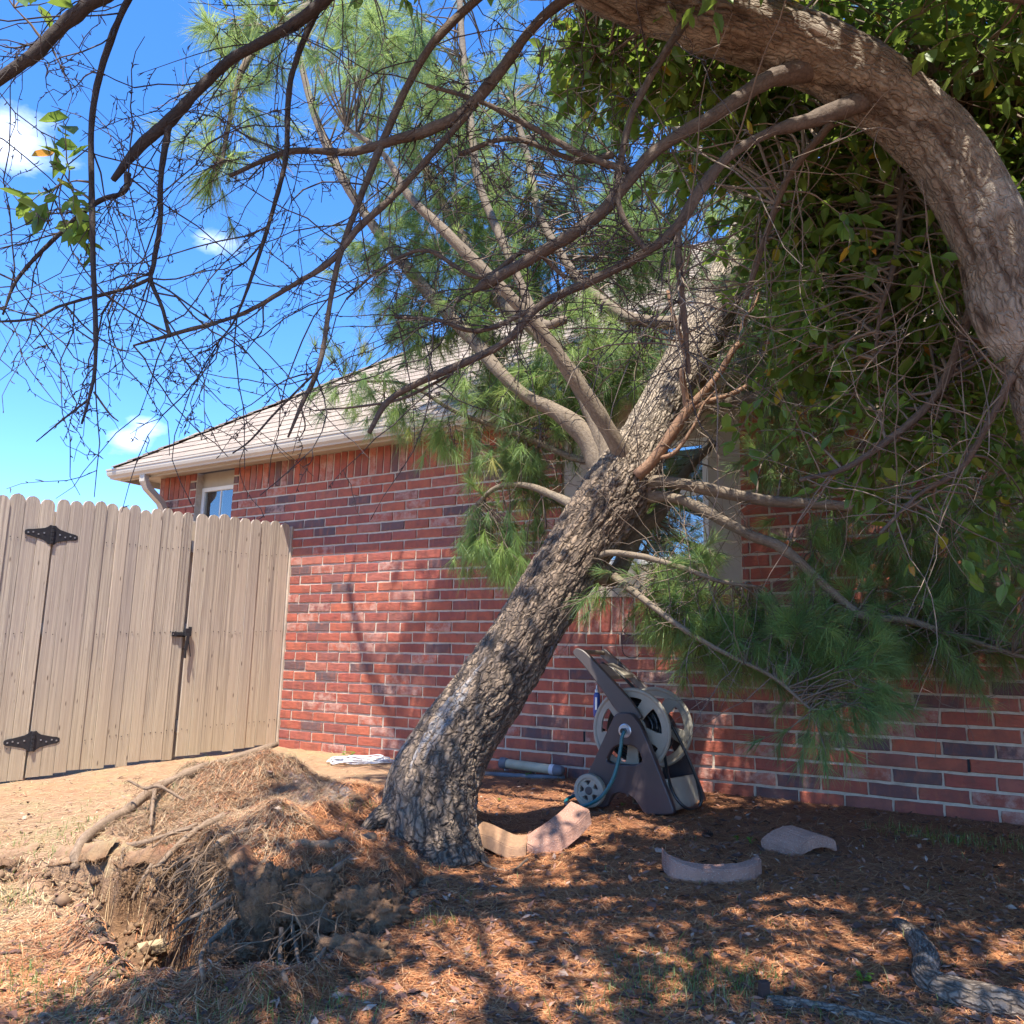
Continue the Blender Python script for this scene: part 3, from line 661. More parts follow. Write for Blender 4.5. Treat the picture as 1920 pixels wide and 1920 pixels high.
# roof: deck, single shingles, hip caps
PT = .75; RUN = 4.0; OE = OV+.075; E0 = np.array([S0-OE, OE]); ZE = ZG+.006
def roofp(s, run, lift=0): return W(s, ZE+PT*run, OE-run)+unit(Wn*PT+EZ)*lift
smax = S1+.4
deckV = [roofp(E0[0], 0, -.012), roofp(smax, 0, -.012), roofp(smax, RUN, -.012), roofp(E0[0]+RUN, RUN, -.012)]
lb = [W(E0[0], ZE-.01, OE), W(E0[0]+RUN, ZE+PT*RUN-.01, OE-RUN), W(E0[0]+RUN, ZE+PT*RUN-.01, -7.2), W(E0[0], ZE-.01, -7.2)]
under = [p-np.array([0, 0, .03]) for p in deckV+lb]
allv = deckV+lb+under
roofo = link('roof', pyd('roof', allv, [(0, 1, 2, 3), (4, 5, 6, 7), (11, 10, 9, 8), (15, 14, 13, 12), (0, 8, 9, 1), (3, 2, 10, 11), (4, 7, 15, 12), (6, 5, 13, 14)]), m_shinglem, house)
sl_len = math.hypot(1, PT); EXPO = .145; TW = .31
upv = unit(-Wn+EZ*PT); nrm = unit(Wn*PT+EZ)
shm = []
for i in range(6):
    r_ = random.Random(i); w_ = TW-.004; V = []
    bot = [(-w_/2, r_.uniform(-.002, .002)), (-w_/6, r_.uniform(-.004, .004)), (w_/6, r_.uniform(-.004, .004)), (w_/2, r_.uniform(-.002, .002))]
    th_ = .0065+r_.uniform(0, .0045)
    for x, y in bot: V.append((x, y, 0)); V.append((x, y, th_))
    for x in (w_/2, -w_/2): V.append((x, EXPO*1.18, -.001)); V.append((x, EXPO*1.18, .001))
    top = [1, 3, 5, 7, 9, 11]; bt = [0, 2, 4, 6, 8, 10]; F = [tuple(top), tuple(reversed(bt))]
    for a in range(6):
        b2 = (a+1) % 6; F.append((bt[a], bt[b2], top[b2], top[a]))
    me = pyd('shingle', V, F); me.materials.append(m_shingle); shm.append(me)
SH = []
nc = int(RUN*sl_len/EXPO)
for c_ in range(nc):
    run = c_*EXPO/sl_len; s = E0[0]+run-random.random()*TW+.05+(c_ % 2)*.15
    while s < smax:
        if s > E0[0]+run+TW*.5-.06 and s+TW/2 < smax: SH.append((s, run))
        s += TW
def sshow(q):
    x, y, dd = to_px(roofp(q[0], q[1]))
    if not (150 < x < 1300 and y > 0): return 0
    a = 1/dd**2
    if x > 900: a *= .2
    return a
SH.sort(key=sshow, reverse=True); V = []; F = []; Rr = []
RM = Matrix(((We[0], upv[0], nrm[0]), (We[1], upv[1], nrm[1]), (We[2], upv[2], nrm[2])))
for i, (s, run) in enumerate(SH):
    me = random.choice(shm); M4 = Matrix.Translation(Vector(roofp(s, run))) @ RM.to_4x4()
    if i < 300:
        o = bpy.data.objects.new('shingle', me); col.objects.link(o); o.parent = roofo; o.matrix_basis = M4
    else:
        n0 = len(V); q = random.random()
        for v_ in me.vertices: V.append(M4 @ v_.co); Rr.append(q)
        for f_ in me.polygons: F.append([n0+a for a in f_.vertices])
me = pyd('shingle', V, F); a_ = me.attributes.new('rnd', 'FLOAT', 'POINT'); a_.data.foreach_set('value', Rr); link('shingle', me, m_shinglem, roofo, kind='stuff')
hd = unit(We-Wn+EZ*PT); hs_ = unit(np.cross(hd, EZ)); hu = np.cross(hs_, hd)
hc = None
for i in range(int(RUN*math.sqrt(2+PT*PT)/.15)):
    P = W(E0[0], ZE, OE)+hd*(.03+.15*i)+hu*.004
    if hc is None:
        V = []
        for y, zz in ((0, .014), (.2, .001)):
            for x, dz in ((-.13, -.036), (0, .002), (.13, -.036)): V += [(x, y, zz+dz), (x, y, zz+dz-.008)]
        hc = pyd('hip_cap', V, [(0, 2, 8, 6), (2, 4, 10, 8), (0, 1, 3, 2), (2, 3, 5, 4), (1, 7, 9, 3), (3, 9, 11, 5), (0, 6, 7, 1), (4, 5, 11, 10)]); hc.materials.append(m_shingle)
    o = bpy.data.objects.new('hip_cap', hc); col.objects.link(o); o.parent = roofo
    o.matrix_basis = Matrix(((hs_[0], hd[0], hu[0], P[0]), (hs_[1], hd[1], hu[1], P[1]), (hs_[2], hd[2], hu[2], P[2]), (0, 0, 0, 1)))

# ------------------------------------------------------------------ wooden gate and its fence panels
GE = np.array([-1.883, 7.04, 0]); gd = unit(np.array([-3.19, 5.40, 0])-GE); gn = np.array([-gd[1], gd[0], 0]); gn = gn if gn[1] < 0 else -gn
def Gp(t_, z, o_=0): return GE+gd*t_+gn*o_+EZ*z
def gt(x):       # distance along the fence for a pixel column at mid height
    best = min(np.arange(-.1, 4, .002), key=lambda q: abs(to_px(Gp(q, 1.6))[0]-x)); return float(best)
tR0, tR1 = gt(538), gt(363); tG0, tG1 = gt(356), gt(101); tL0 = gt(97)
ztop = lambda t_: 1.905-.057*t_
zbot = lambda t_: .105-.052*t_
pick_me = []
for i in range(6):
    r_ = random.Random(i+3); w_ = 1.0; V = []; h_ = 1.0
    ol = [(-.5, 0), (.5, 0), (.5, .978), (.42, .988), (.27, .996), (.0, 1.0), (-.27, .996), (-.42, .988), (-.5, .978)]
    ol = [(x, z+(r_.uniform(-.001, .001) if z > .9 else 0)) for x, z in ol]
    n_ = len(ol)
    V = [(x, -.5, z) for x, z in ol]+[(x, .5, z) for x, z in ol]
    F = [tuple(range(n_)), tuple(reversed(range(n_, 2*n_)))]+[(j, j+n_, (j+1) % n_+n_, (j+1) % n_) for j in range(n_)]
    me = pyd('picket', V, F); me.materials.append(m_wood); pick_me.append(me)
def pickets(parent, t0, t1, n_, seed):
    r_ = random.Random(seed); w_ = (t1-t0)/n_
    for i in range(n_):
        t_ = t0+w_*(i+.5); h_ = ztop(t_)-zbot(t_)+r_.uniform(-.008, .006); o = bpy.data.objects.new('picket', r_.choice(pick_me)); col.objects.link(o); o.parent = parent; o.matrix_parent_inverse = PM(parent).inverted()
        P = Gp(t_, zbot(t_)+r_.uniform(-.01, .012), .008+r_.uniform(-.004, .005)); g2 = unit(gd+gn*r_.uniform(-.03, .03)); tilt = r_.uniform(-.0012, .0012)
        zc = unit(EZ+g2*tilt); yv = np.cross(zc, g2); w2_ = w_-r_.uniform(.0012, .0045)
        xx, yy, zz = g2*w2_, yv*.016, zc*h_
        o.matrix_basis = Matrix(((xx[0], yy[0], zz[0], P[0]), (xx[1], yy[1], zz[1], P[1]), (xx[2], yy[2], zz[2], P[2]), (0, 0, 0, 1)))
def rails(parent, t0, t1):
    for zf in (.30, 1.0, 1.62):
        boxes('rail', [(Gp((t0+t1)/2, zf-.05*(t0+t1)/2, -.022), gd, gn, EZ, (t1-t0)/2, .019, .044)], m_wood, parent)
def nails(parent, t0, t1, n_):
    r_ = random.Random(5); V = []; F = []
    w_ = (t1-t0)/n_
    for i in range(n_):
        for zf in (.30, 1.0, 1.62):
            for dx in (-.022, .022):
                t_ = t0+w_*(i+.5)+dx; P = Gp(t_, zf-.05*t_+r_.uniform(-.008, .008), .0182); v_, f_ = box_vf(P, gd, gn, EZ, .0028, .0012, .0028, base=len(V)); V += v_; F += f_
    link('nail_head', pyd('nail_head', V, F), m_iron, parent, kind='stuff')
pr = thing('fence_panel', 'narrow fixed fence panel of nine pickets between gate and brick wall', 'fence', Gp((tR0+tR1)/2, .08), group='weathered picket fence panels')
pickets(pr, tR0, tR1, 9, 1); rails(pr, tR0-.01, tR1); nails(pr, tR0, tR1, 9)
boxes('post', [(Gp(tR0-.028, .93, -.02), gd, gn, EZ, .02, .05, .945)], m_wood, pr, .003); boxes('post', [(Gp(tR1+.006, .9, -.085), gd, gn, EZ, .045, .043, .90)], m_wood, pr, .003)
gate = thing('wooden_gate', 'closed weathered picket gate with black strap hinges and latch', 'gate', Gp((tG0+tG1)/2, .03))
pickets(gate, tG0, tG1, 12, 2); rails(gate, tG0+.01, tG1); nails(gate, tG0, tG1, 12)
pl = thing('fence_panel', 'fixed fence panel of pickets on the hinge side of the gate', 'fence', Gp(tL0+.5, .0), group='weathered picket fence panels')
pickets(pl, tL0, tL0+.092*15, 15, 3); rails(pl, tL0, tL0+.092*15); nails(pl, tL0, tL0+.092*15, 15); boxes('post', [(Gp(tL0, .80, -.087), gd, gn, EZ, .045, .043, .92)], m_wood, pl, .003)
# hinges
def hinge(x, y):
    t_ = gt(97); d = ray(x, y); k = ((Gp(0, 0, .018)-CAM)@gn)/(d@gn); P = CAM+k*d
    half = [(0, .062), (.018, .064), (.032, .050), (.05, .040), (.085, .032), (.12, .024), (.15, .020), (.166, .013), (.170, 0)]
    up_ = half+[(a, -b_) for a, b_ in reversed(half[:-1])]; ol = up_+[(-a, b_) for a, b_ in reversed(up_)]
    o2 = []
    for q in ol:
        if not o2 or abs(q[0]-o2[-1][0])+abs(q[1]-o2[-1][1]) > 1e-5: o2.append(q)
    if abs(o2[0][0]-o2[-1][0])+abs(o2[0][1]-o2[-1][1]) < 1e-5: o2.pop()
    h_ = link('hinge', extr2d('hinge', [o2], .004, .0005), m_iron, gate, world=False)
    basis(h_, -gd, EZ, gn, P+gn*.003); h_.matrix_parent_inverse = PM(gate).inverted()
    L_ = [(P+gn*.008+EZ*q, gd, EZ, gn, .009, .0115, .008) for q in (-.05, -.025, 0, .025, .05)]
    boxes('hinge_barrel', L_, m_iron, h_, .003)
    st = []
    for a, b_ in ((.05, .006), (.085, -.006), (.118, .004), (.148, -.002)):
        for s_ in (-1, 1): st.append((P+gn*.006+gd*a*s_+EZ*b_, gd, EZ, gn, .0045, .0045, .0025))
    boxes('hinge_screw', st, m_stud, h_, .0012)
hinge(97, 1003); hinge(60, 1390)
# latch
d = ray(345, 1190); k = ((Gp(0, 0, .02)-CAM)@gn)/(d@gn); LP = CAM+k*d
la = boxes('latch', [(LP+gn*.004-gd*(-.045), gd, EZ, gn, .055, .017, .004), (LP+gn*.010-gd*(-.02), gd, EZ, gn, .045, .007, .006), (LP+gn*.016-gd*.02+EZ*.018, gd, EZ, gn, .024, .028, .012), (LP+gn*.02-gd*.034+EZ*.045, gd, EZ, gn, .012, .014, .004)], m_iron, gate, .0015)
boxes('latch_handle', [(LP+gn*.03-gd*.012-EZ*.05, unit(gd+EZ*.1), unit(EZ-gd*.1), gn, .013, .06, .004), (LP+gn*.03-gd*.006-EZ*.135, gd, EZ, gn, .008, .035, .004)], m_iron, la, .002)
boxes('thumb_lever', [(LP+gn*.028-gd*.035-EZ*.085, unit(gd+EZ*.22), unit(EZ-gd*-.22), gn, .003, .075, .003)], m_iron, la, .001)
boxes('latch_screw', [(LP+gn*.009+gd*a, gd, EZ, gn, .004, .004, .002) for a in (.035, .06, .09)], m_stud, la, .001)

# ------------------------------------------------------------------ the leaning pine
def pth(L): return [D(x, y, Y) for x, y, Y, r in L], [r*Y/FPX for x, y, Y, r in L]
tb = G(800, 1570)
PT0 = [(826, 1650, 3.70, 90), (814, 1600, 3.74, 85), (806, 1545, 3.77, 81), (812, 1475, 3.82, 79), (843, 1405, 3.87, 73), (880, 1350, 3.91, 68), (942, 1258, 3.97, 63), (1000, 1165, 4.03, 60), (1062, 1062, 4.09, 59), (1130, 965, 4.15, 63), (1168, 905, 4.18, 62), (1203, 838, 4.22, 49), (1243, 752, 4.27, 42), (1284, 680, 4.32, 42), (1332, 600, 4.4, 43), (1362, 525, 4.46, 38), (1396, 440, 4.54, 32), (1432, 350, 4.63, 29), (1468, 250, 4.75, 26), (1505, 140, 4.9, 23), (1545, 0, 5.1, 20), (1590, -170, 5.3, 17), (1640, -340, 5.5, 11)]
pine = thing('leaning_pine', 'uprooted pine tree leaning right towards the brick house, with lifted root plate', 'tree', (tb[0], tb[1], gz(tb[0], tb[1])))
pp, prr = pth(PT0)
def resin(U_, V_):
    x = np.cos(U_*2*np.pi); y = np.sin(U_*2*np.pi)
    s_ = fbm(x*2.2+1, y*2.2, V_*1.6, 3, 77)
    s2_ = fbm(x*9+1, y*9, V_*3.0, 3, 79); return np.clip(sstep(s_, .30, .7)*sstep(s2_, -.1, .35)*sstep(V_, .05, .3)*(1-sstep(V_, 1.9, 2.4)), 0, .5)
tr_disp = fissures(27, 3.8, .0105, s=2, fade=lambda V_: .35+.65*(1-sstep(V_, 2.15, 2.7)), resin=resin)
trunk = link('trunk', tube_mesh('trunk', pp, prr, n=640, sides=230, wob=.05, disp=tr_disp, seed=4), m_bark, pine)
limbs = []      # sampled limb points for growing twigs
def limb(name, L, mat, parent, n=60, sides=12, wob=.10, seed=0, keep=None, disp=None, onground=False):
    p_, r_ = pth(L); r_[0] = min(r_[0], r_[1]*1.45)
    if onground:
        for i_, (x, y, Y, q) in enumerate(L):
            g_ = G(x, y, r_[i_]*.5)
            if g_[1] < Y: p_[i_] = g_
    o = link(name, tube_mesh(name, p_, r_, n=n, sides=sides, wob=wob, seed=seed, disp=disp), mat, parent)
    if keep is not None: keep.append(catmull(np.array(p_), 40))
    return o
pl_ = []
PB = [
 [(1640, -330, 5.4, 9), (1250, -330, 4.6, 14), (900, -200, 3.8, 12), (680, -60, 3.4, 10), (540, 40, 3.2, 9), (460, 120, 3.1, 7), (432, 220, 3.1, 5), (415, 310, 3.1, 4)],
 [(1185, 880, 4.15, 32), (1150, 822, 4.05, 17), (1118, 770, 4.0, 16), (1070, 700, 3.95, 15), (1010, 615, 3.9, 13.5), (960, 560, 3.88, 12.5), (900, 500, 3.9, 12), (830, 430, 3.95, 11), (765, 365, 4.0, 8), (720, 290, 4.1, 6), (650, 240, 4.2, 5)],
 [(1150, 910, 4.3, 40), (1115, 840, 4.34, 27), (1080, 800, 4.36, 20), (1040, 770, 4.4, 15), (985, 742, 4.45, 12), (930, 690, 4.5, 13), (890, 640, 4.6, 13), (840, 590, 4.7, 13), (770, 510, 4.8, 12), (705, 430, 4.9, 10), (640, 330, 5, 9), (590, 215, 5.1, 8), (560, 100, 5.2, 6)],
 [(1150, 880, 4.28, 36), (1118, 790, 4.32, 19), (1085, 720, 4.4, 17), (1040, 660, 4.5, 16), (985, 600, 4.6, 15), (930, 560, 4.7, 14), (880, 470, 4.8, 11), (820, 360, 4.9, 8), (760, 250, 5, 6)],
 [(1060, 600, 4.2, 9), (1010, 600, 4.3, 9), (950, 470, 4.4, 9), (900, 350, 4.5, 8), (885, 250, 4.6, 8), (870, 120, 4.7, 7), (860, -30, 4.8, 6)],
 [(1335, 600, 4.4, 30), (1270, 605, 4.42, 14), (1200, 600, 4.45, 12), (1155, 585, 4.5, 12), (1110, 550, 4.55, 11), (1060, 490, 4.6, 9), (1010, 400, 4.7, 8), (990, 300, 4.8, 7), (960, 190, 4.9, 6)],
 [(1205, 905, 4.1, 16), (1262, 905, 4.05, 11), (1340, 920, 4.0, 12), (1430, 938, 3.95, 11), (1530, 945, 3.9, 10), (1640, 952, 3.85, 8), (1720, 945, 3.8, 6), (1830, 915, 3.75, 5), (1930, 890, 3.7, 4)],
 [(1205, 930, 4.1, 20), (1270, 935, 4.05, 10), (1330, 962, 4.0, 11), (1400, 1000, 3.95, 10), (1470, 1030, 3.9, 10), (1560, 1110, 3.85, 8), (1620, 1155, 3.8, 7.5), (1700, 1163, 3.75, 7), (1800, 1195, 3.7, 5), (1930, 1235, 3.6, 3.5)],
 [(1325, 640, 4.4, 30), (1335, 745, 4.42, 15), (1410, 745, 4.4, 14), (1500, 748, 4.38, 14), (1600, 760, 4.35, 13), (1720, 790, 4.3, 11), (1850, 830, 4.2, 8), (1950, 850, 4.1, 6)],
 [(1100, 1050, 4.05, 9), (1145, 1037, 3.98, 6), (1210, 1045, 3.95, 6), (1280, 1065, 3.9, 5), (1350, 1090, 3.9, 4), (1420, 1100, 3.9, 2.5)],
 [(1120, 1075, 4.15, 30), (1155, 1075, 4.3, 18), (1185, 1015, 4.35, 16), (1205, 985, 4.4, 15), (1235, 965, 4.45, 13), (1290, 880, 4.6, 9), (1340, 830, 4.7, 7)],
 [(1340, 590, 4.4, 30), (1390, 500, 4.35, 17), (1440, 420, 4.3, 14), (1520, 330, 4.2, 12), (1620, 260, 4.1, 10), (1760, 200, 4.0, 8), (1900, 120, 3.9, 6)],
 [(1450, 300, 4.7, 20), (1400, 230, 4.8, 11), (1340, 150, 4.9, 10), (1270, 60, 5.0, 8), (1200, -60, 5.1, 6)],
 [(1420, 400, 4.6, 20), (1350, 330, 4.6, 10), (1290, 260, 4.7, 9), (1210, 180, 4.8, 8), (1130, 90, 4.9, 6), (1080, -20, 5, 5)],
 [(1100, 960, 4.2, 25), (1040, 930, 4.45, 8), (985, 910, 4.6, 6), (930, 915, 4.7, 5), (890, 950, 4.75, 3.5)],
 [(1140, 870, 4.35, 15), (1080, 860, 4.6, 7), (1010, 830, 4.7, 6), (930, 800, 4.7, 5), (850, 770, 4.65, 4), (760, 720, 4.6, 3), (650, 715, 4.55, 2)],
 [(1150, 1080, 4.1, 14), (1215, 1130, 3.95, 6), (1290, 1185, 3.85, 5), (1370, 1230, 3.8, 4), (1450, 1270, 3.75, 3.5), (1520, 1330, 3.7, 2.5)],
]
for i, L in enumerate(PB):
    limb('branch', L, m_bark2, pine, n=60, sides=14, seed=20+i, keep=pl_)
ob = []
for i, L in enumerate([
 [(1195, 892, 4.02, 12), (1225, 862, 3.98, 11), (1258, 815, 3.95, 11), (1290, 768, 3.93, 10), (1320, 735, 3.9, 7), (1352, 695, 3.88, 6), (1380, 650, 3.85, 6), (1408, 640, 3.85, 5), (1450, 642, 3.85, 4), (1500, 640, 3.8, 3)],
 [(1290, 768, 3.93, 8), (1284, 735, 3.92, 6.5), (1279, 700, 3.9, 6), (1288, 670, 3.88, 6), (1272, 620, 3.86, 5), (1262, 590, 3.85, 4), (1252, 545, 3.85, 3.5)],
 [(1290, 769, 3.93, 6), (1330, 752, 3.9, 4.5), (1380, 735, 3.9, 4.5), (1430, 705, 3.86, 4), (1480, 680, 3.86, 3), (1560, 650, 3.8, 2)],
 [(1230, 860, 3.97, 4), (1265, 848, 3.93, 4), (1300, 800, 3.9, 3), (1318, 760, 3.88, 2.5), (1345, 730, 3.85, 2)],
 [(1382, 648, 3.85, 4), (1395, 600, 3.82, 3), (1420, 560, 3.8, 2.5), (1432, 490, 3.8, 2)]]):
    limb('orange_branch', L, m_bark5, pine, n=40, sides=10, seed=60+i, keep=ob)
# broken branch collars on the trunk
for (x, y, Y, r_) in ((905, 1380, 3.82, 15), (965, 1268, 3.90, 14), (1008, 1150, 3.95, 13)):
    P = D(x, y, Y); dd = unit(CAM-P)
    me = tube_mesh('knot', [P-dd*-.0-dd*.04, P-dd*.01, P+dd*.008, P+dd*.004], [r_*1.5*Y/FPX, r_*1.25*Y/FPX, r_*.85*Y/FPX, r_*.35*Y/FPX], n=14, sides=22, wob=.25, seed=int(x)); link('knot', me, m_bark, pine)

# needle clusters ------------------------------------------------------
TV = []; TF = []; TR = []
def tuft(rs, N=58, L=.125, w=.00085, wide=.95):
    """long soft needles fanning from a shoot tip; local +z is the shoot direction"""
    V = np.zeros((N, 5, 3)); az = rs.uniform(0, 2*np.pi, N); ti = np.abs(rs.normal(0, .55, N))*wide+.12; ti = np.minimum(ti, 1.9)
    d0 = np.stack([np.sin(ti)*np.cos(az), np.sin(ti)*np.sin(az), np.cos(ti)], 1); l_ = L*rs.uniform(.65, 1.1, N)[:, None]
    st = np.stack([az*0, az*0, -rs.uniform(0, .05, N)], 1)
    side = unit(np.cross(d0, rs.normal(0, 1, (N, 3)))); bend = unit(rs.normal(0, 1, (N, 3)))*.10+d0*0
    V[:, 0] = st-side*w; V[:, 1] = st+side*w; mid = st+d0*l_*.55; V[:, 2] = mid-side*w; V[:, 3] = mid+side*w; V[:, 4] = mid+unit(d0+bend*1.6)*l_*.45
    return V
tvars = [tuft(np.random.default_rng(i)) for i in range(6)]
tface = np.array([[0, 1, 3], [0, 3, 2], [2, 3, 4]])
def place_tufts(C, A, scale, vr, rseed=0):
    """C centres, A axes; gravity bends the needles down"""
    rs = np.random.default_rng(rseed); Vs = []; Fs = []; Rs = []; base = 0
    for v_ in range(len(tvars)):
        m_ = vr == v_; n = int(m_.sum())
        if not n: continue
        z = unit(A[m_]); x = unit(np.cross(z, rs.normal(0, 1, (n, 3)))); y = np.cross(z, x); T = tvars[v_]; N = len(T)
        M3 = np.stack([x, y, z], 2)*scale[m_][:, None, None]
        V = np.einsum('nij,mkj->nmki', M3, T); drop = np.linalg.norm(V, axis=-1)**2*np.array([0, 0, .5, .5, 1.])*1.25/np.maximum(scale[m_], .3)[:, None, None]
        V[..., 2] -= drop; V += C[m_][:, None, None]
        F = tface[None]+np.arange(n*N)[:, None, None]*5; Vs.append(V.reshape(-1, 3)); Fs.append(F.reshape(-1, 3)+base); base += n*N*5
        ttone = rs.uniform(0, .82, n)
        rr_ = np.clip(ttone[:, None]+rs.normal(0, .11, (n, N)), 0, 1); rr_ = np.where(rs.uniform(0, 1, (n, N)) > .985, 1, rr_); Rs.append(np.repeat(rr_.reshape(-1), 5))
    return np.vstack(Vs), np.vstack(Fs), np.concatenate(Rs)
def blob(cx, cy, rx, ry, Y0, Y1, n, ang=0, core=.55):
    """points through a rounded volume standing where those pixels look, between two distances"""
    q = rng.normal(0, 1, (n, 3)); q = unit(q)*rng.uniform(0, 1, (n, 1))**core; a = rad(ang)
    x = q[:, 0]*rx; y = q[:, 1]*ry; X = cx+x*math.cos(a)-y*math.sin(a); Yp = cy+x*math.sin(a)+y*math.cos(a); dz = (Y0+Y1)/2+(Y1-Y0)/2*q[:, 2]
    return np.array([D(a_, b_, c_) for a_, b_, c_ in zip(X, Yp, dz)]).reshape(-1, 3)
def connect(Pts, limbpts, reach=9, sag=.12, k=6, r0=.0028, r1=.0014, bank=None):
    LP = np.vstack(limbpts); out = np.zeros((len(Pts), k, 3)); okm = np.ones(len(Pts), bool)
    for i, p in enumerate(Pts):
        dd = np.linalg.norm(LP-p, axis=1)+rng.uniform(0, .12, len(LP)); j = int(dd.argmin()); s = LP[j]; L_ = np.linalg.norm(p-s)
        if L_ > reach: okm[i] = False
        t_ = np.linspace(0, 1, k)[:, None]; bow = rng.normal(0, 1, 3)*L_*.10+np.array([0, 0, L_*sag])
        out[i] = s+(p-s)*t_+bow*(4*t_*(1-t_))+np.cumsum(rng.normal(0, .012*L_, (k, 3)), 0)*t_*(1-t_)*4
    L_ = np.linalg.norm(out[:, -1]-out[:, 0], axis=1)
    R = np.linspace(1, 0, k)[None]*(r0-r1)+r1; R = R*(.7+.9*np.clip(L_, 0, 1.2))[:, None]
    return out, R
NB = [(985, 830, 100, 150, 4.5, 5.0, 55, 10), (930, 970, 55, 90, 4.6, 4.95, 20, 0), (900, 985, 22, 30, 4.7, 4.8, 5, 0), (985, 1055, 25, 20, 4.65, 4.75, 4, 0), (1060, 660, 110, 110, 4.3, 4.9, 42, 0),
      (835, 790, 40, 28, 4.6, 4.7, 7, 0), (760, 745, 60, 25, 4.55, 4.7, 7, 0), (660, 712, 48, 22, 4.5, 4.6, 8, 10), (920, 720, 80, 60, 4.5, 4.9, 22, 0),
      (860, 590, 120, 90, 4.5, 5.2, 48, 20), (900, 420, 210, 150, 4.5, 5.4, 95, 20), (800, 220, 190, 170, 4.4, 5.4, 85, 0), (1010, 180, 190, 190, 4.8, 5.8, 70, 0),
      (1120, 420, 150, 150, 4.6, 5.4, 62, 0), (1150, 500, 180, 110, 4.9, 5.6, 34, 0), (1260, 450, 110, 90, 4.8, 5.4, 20, 0), (1090, 240, 150, 140, 4.9, 5.7, 34, 0), (860, 400, 130, 130, 4.7, 5.4, 30, 0), (960, 520, 110, 70, 4.8, 5.4, 18, 0), (1260, 280, 150, 200, 4.6, 5.6, 55, 0), (700, 60, 150, 90, 3.6, 4.6, 46, 0), (500, 50, 90, 40, 3.0, 3.4, 14, 0),
      (435, 200, 26, 90, 3.0, 3.2, 10, 6), (410, 300, 18, 28, 3.0, 3.2, 3, 0), (720, 480, 70, 60, 4.6, 5.0, 14, 0), (790, 560, 60, 50, 4.6, 5.0, 14, 0), (1180, 660, 90, 90, 4.5, 4.9, 26, 0),
      (1190, 945, 60, 40, 4.5, 4.7, 7, 0), (1280, 1040, 80, 45, 4.2, 4.5, 13, 0), (1250, 1120, 120, 40, 3.9, 4.3, 30, 8), (1380, 1165, 150, 55, 3.8, 4.2, 40, 14), (1500, 1225, 110, 45, 3.7, 4.0, 30, 24),
      (1600, 1290, 50, 50, 3.55, 3.7, 14, 30), (1525, 1330, 30, 25, 3.65, 3.75, 6, 0), (1300, 1190, 30, 60, 3.95, 4.05, 6, 0),
      (1650, 1165, 230, 50, 3.7, 4.15, 58, 3), (1810, 1185, 140, 45, 3.6, 4.0, 36, 5), (1700, 1010, 220, 120, 3.75, 4.2, 46, 0), (1820, 930, 160, 190, 3.6, 4.05, 46, 0), (1490, 800, 130, 130, 4.1, 4.5, 26, 0),
      (1560, 620, 220, 160, 4.0, 4.8, 50, 0), (1400, 640, 80, 120, 4.5, 4.9, 24, 0), (1420, 420, 80, 110, 4.0, 4.3, 16, 0), (1480, 520, 80, 60, 4.0, 4.3, 10, 0), (1700, 380, 300, 260, 4.2, 5.2, 110, 0), (2050, 600, 200, 400, 3.6, 4.8, 90, 0), (1500, 60, 260, 160, 4.6, 5.6, 60, 0),
      (1150, -160, 500, 200, 4.4, 5.8, 120, 0), (1700, -150, 400, 200, 4.4, 5.6, 80, 0), (2100, 1100, 180, 130, 3.2, 3.9, 40, 0)]  # these blobs lie out of frame, added so the crown casts shade
hubs = []; tc_ = []; ta_ = []
for (cx, cy, rx, ry, Y0, Y1, n, an) in NB:
    C = blob(cx, cy, rx, ry, Y0, Y1, n, an); hubs.append(C)
hubs = np.vstack(hubs)
hubP, hubR = connect(hubs, pl_+ob, sag=.10, k=8, r0=.0050, r1=.0022)
# from every hub a few shoots, each with tufts along and at the tip
NSH = 3
S = np.repeat(hubs, NSH, 0); dirh = np.repeat(unit(hubP[:, -1]-hubP[:, -3]), NSH, 0)
SP = wander(S, dirh+rng.normal(0, .75, S.shape), rng.uniform(.08, .26, len(S)), k=5, curl=.16, grav=-.10)
SR = np.repeat(np.linspace(.0024, .0015, 5)[None], len(S), 0)
tipC = SP[:, -1]; tipA = SP[:, -1]-SP[:, -2]; sel = rng.uniform(0, 1, len(S)) < .55; midC = SP[sel, 2]; midA = SP[sel, 3]-SP[sel, 2]
C = np.vstack([tipC, midC]); A = np.vstack([tipA, midA]); A = unit(A)+np.array([0, 0, -.15]); sc = rng.uniform(.8, 1.15, len(C)); sc[len(tipC):] *= .85
vr = rng.integers(0, 6, len(C))
px_, py_, w_ = to_px(C); front = (px_ > 560) & (px_ < 1130) & (py_ > 600) & (py_ < 1120)
cand = np.where(front)[0]; single = cand[np.argsort(w_[cand])[:170]]
other = np.setdiff1d(np.arange(len(C)), single)
V, F, Rr = place_tufts(C[other], A[other], sc[other], vr[other], 3)
crown = link('crown', mesh_np('crown', V, F, {'rnd': Rr}), m_needle, pine, kind='stuff')
tme = []
for i in range(6):
    V_, F_, R_ = place_tufts(np.zeros((1, 3)), np.array([[0.2, 0, .4-.25*i]]), np.ones(1), np.array([i]), i); me = mesh_np('needle_tuft', V_, F_); me.materials.append(m_needle1); tme.append(me)
for i in single:
    a_ = unit(A[i]); v_ = int(min(5, max(0, round((.4-a_[2])/.25)))); o = bpy.data.objects.new('needle_tuft', tme[v_]); col.objects.link(o); o.parent = pine; o.matrix_parent_inverse = PM(pine).inverted()
    o.location = C[i]; o.rotation_euler = (0, 0, math.atan2(a_[1], a_[0])+rng.normal(0, .2)); o.scale = (sc[i],)*3
V1, F1 = tubes_np(hubP, hubR, 4); V2, F2 = tubes_np(SP, SR, 3)
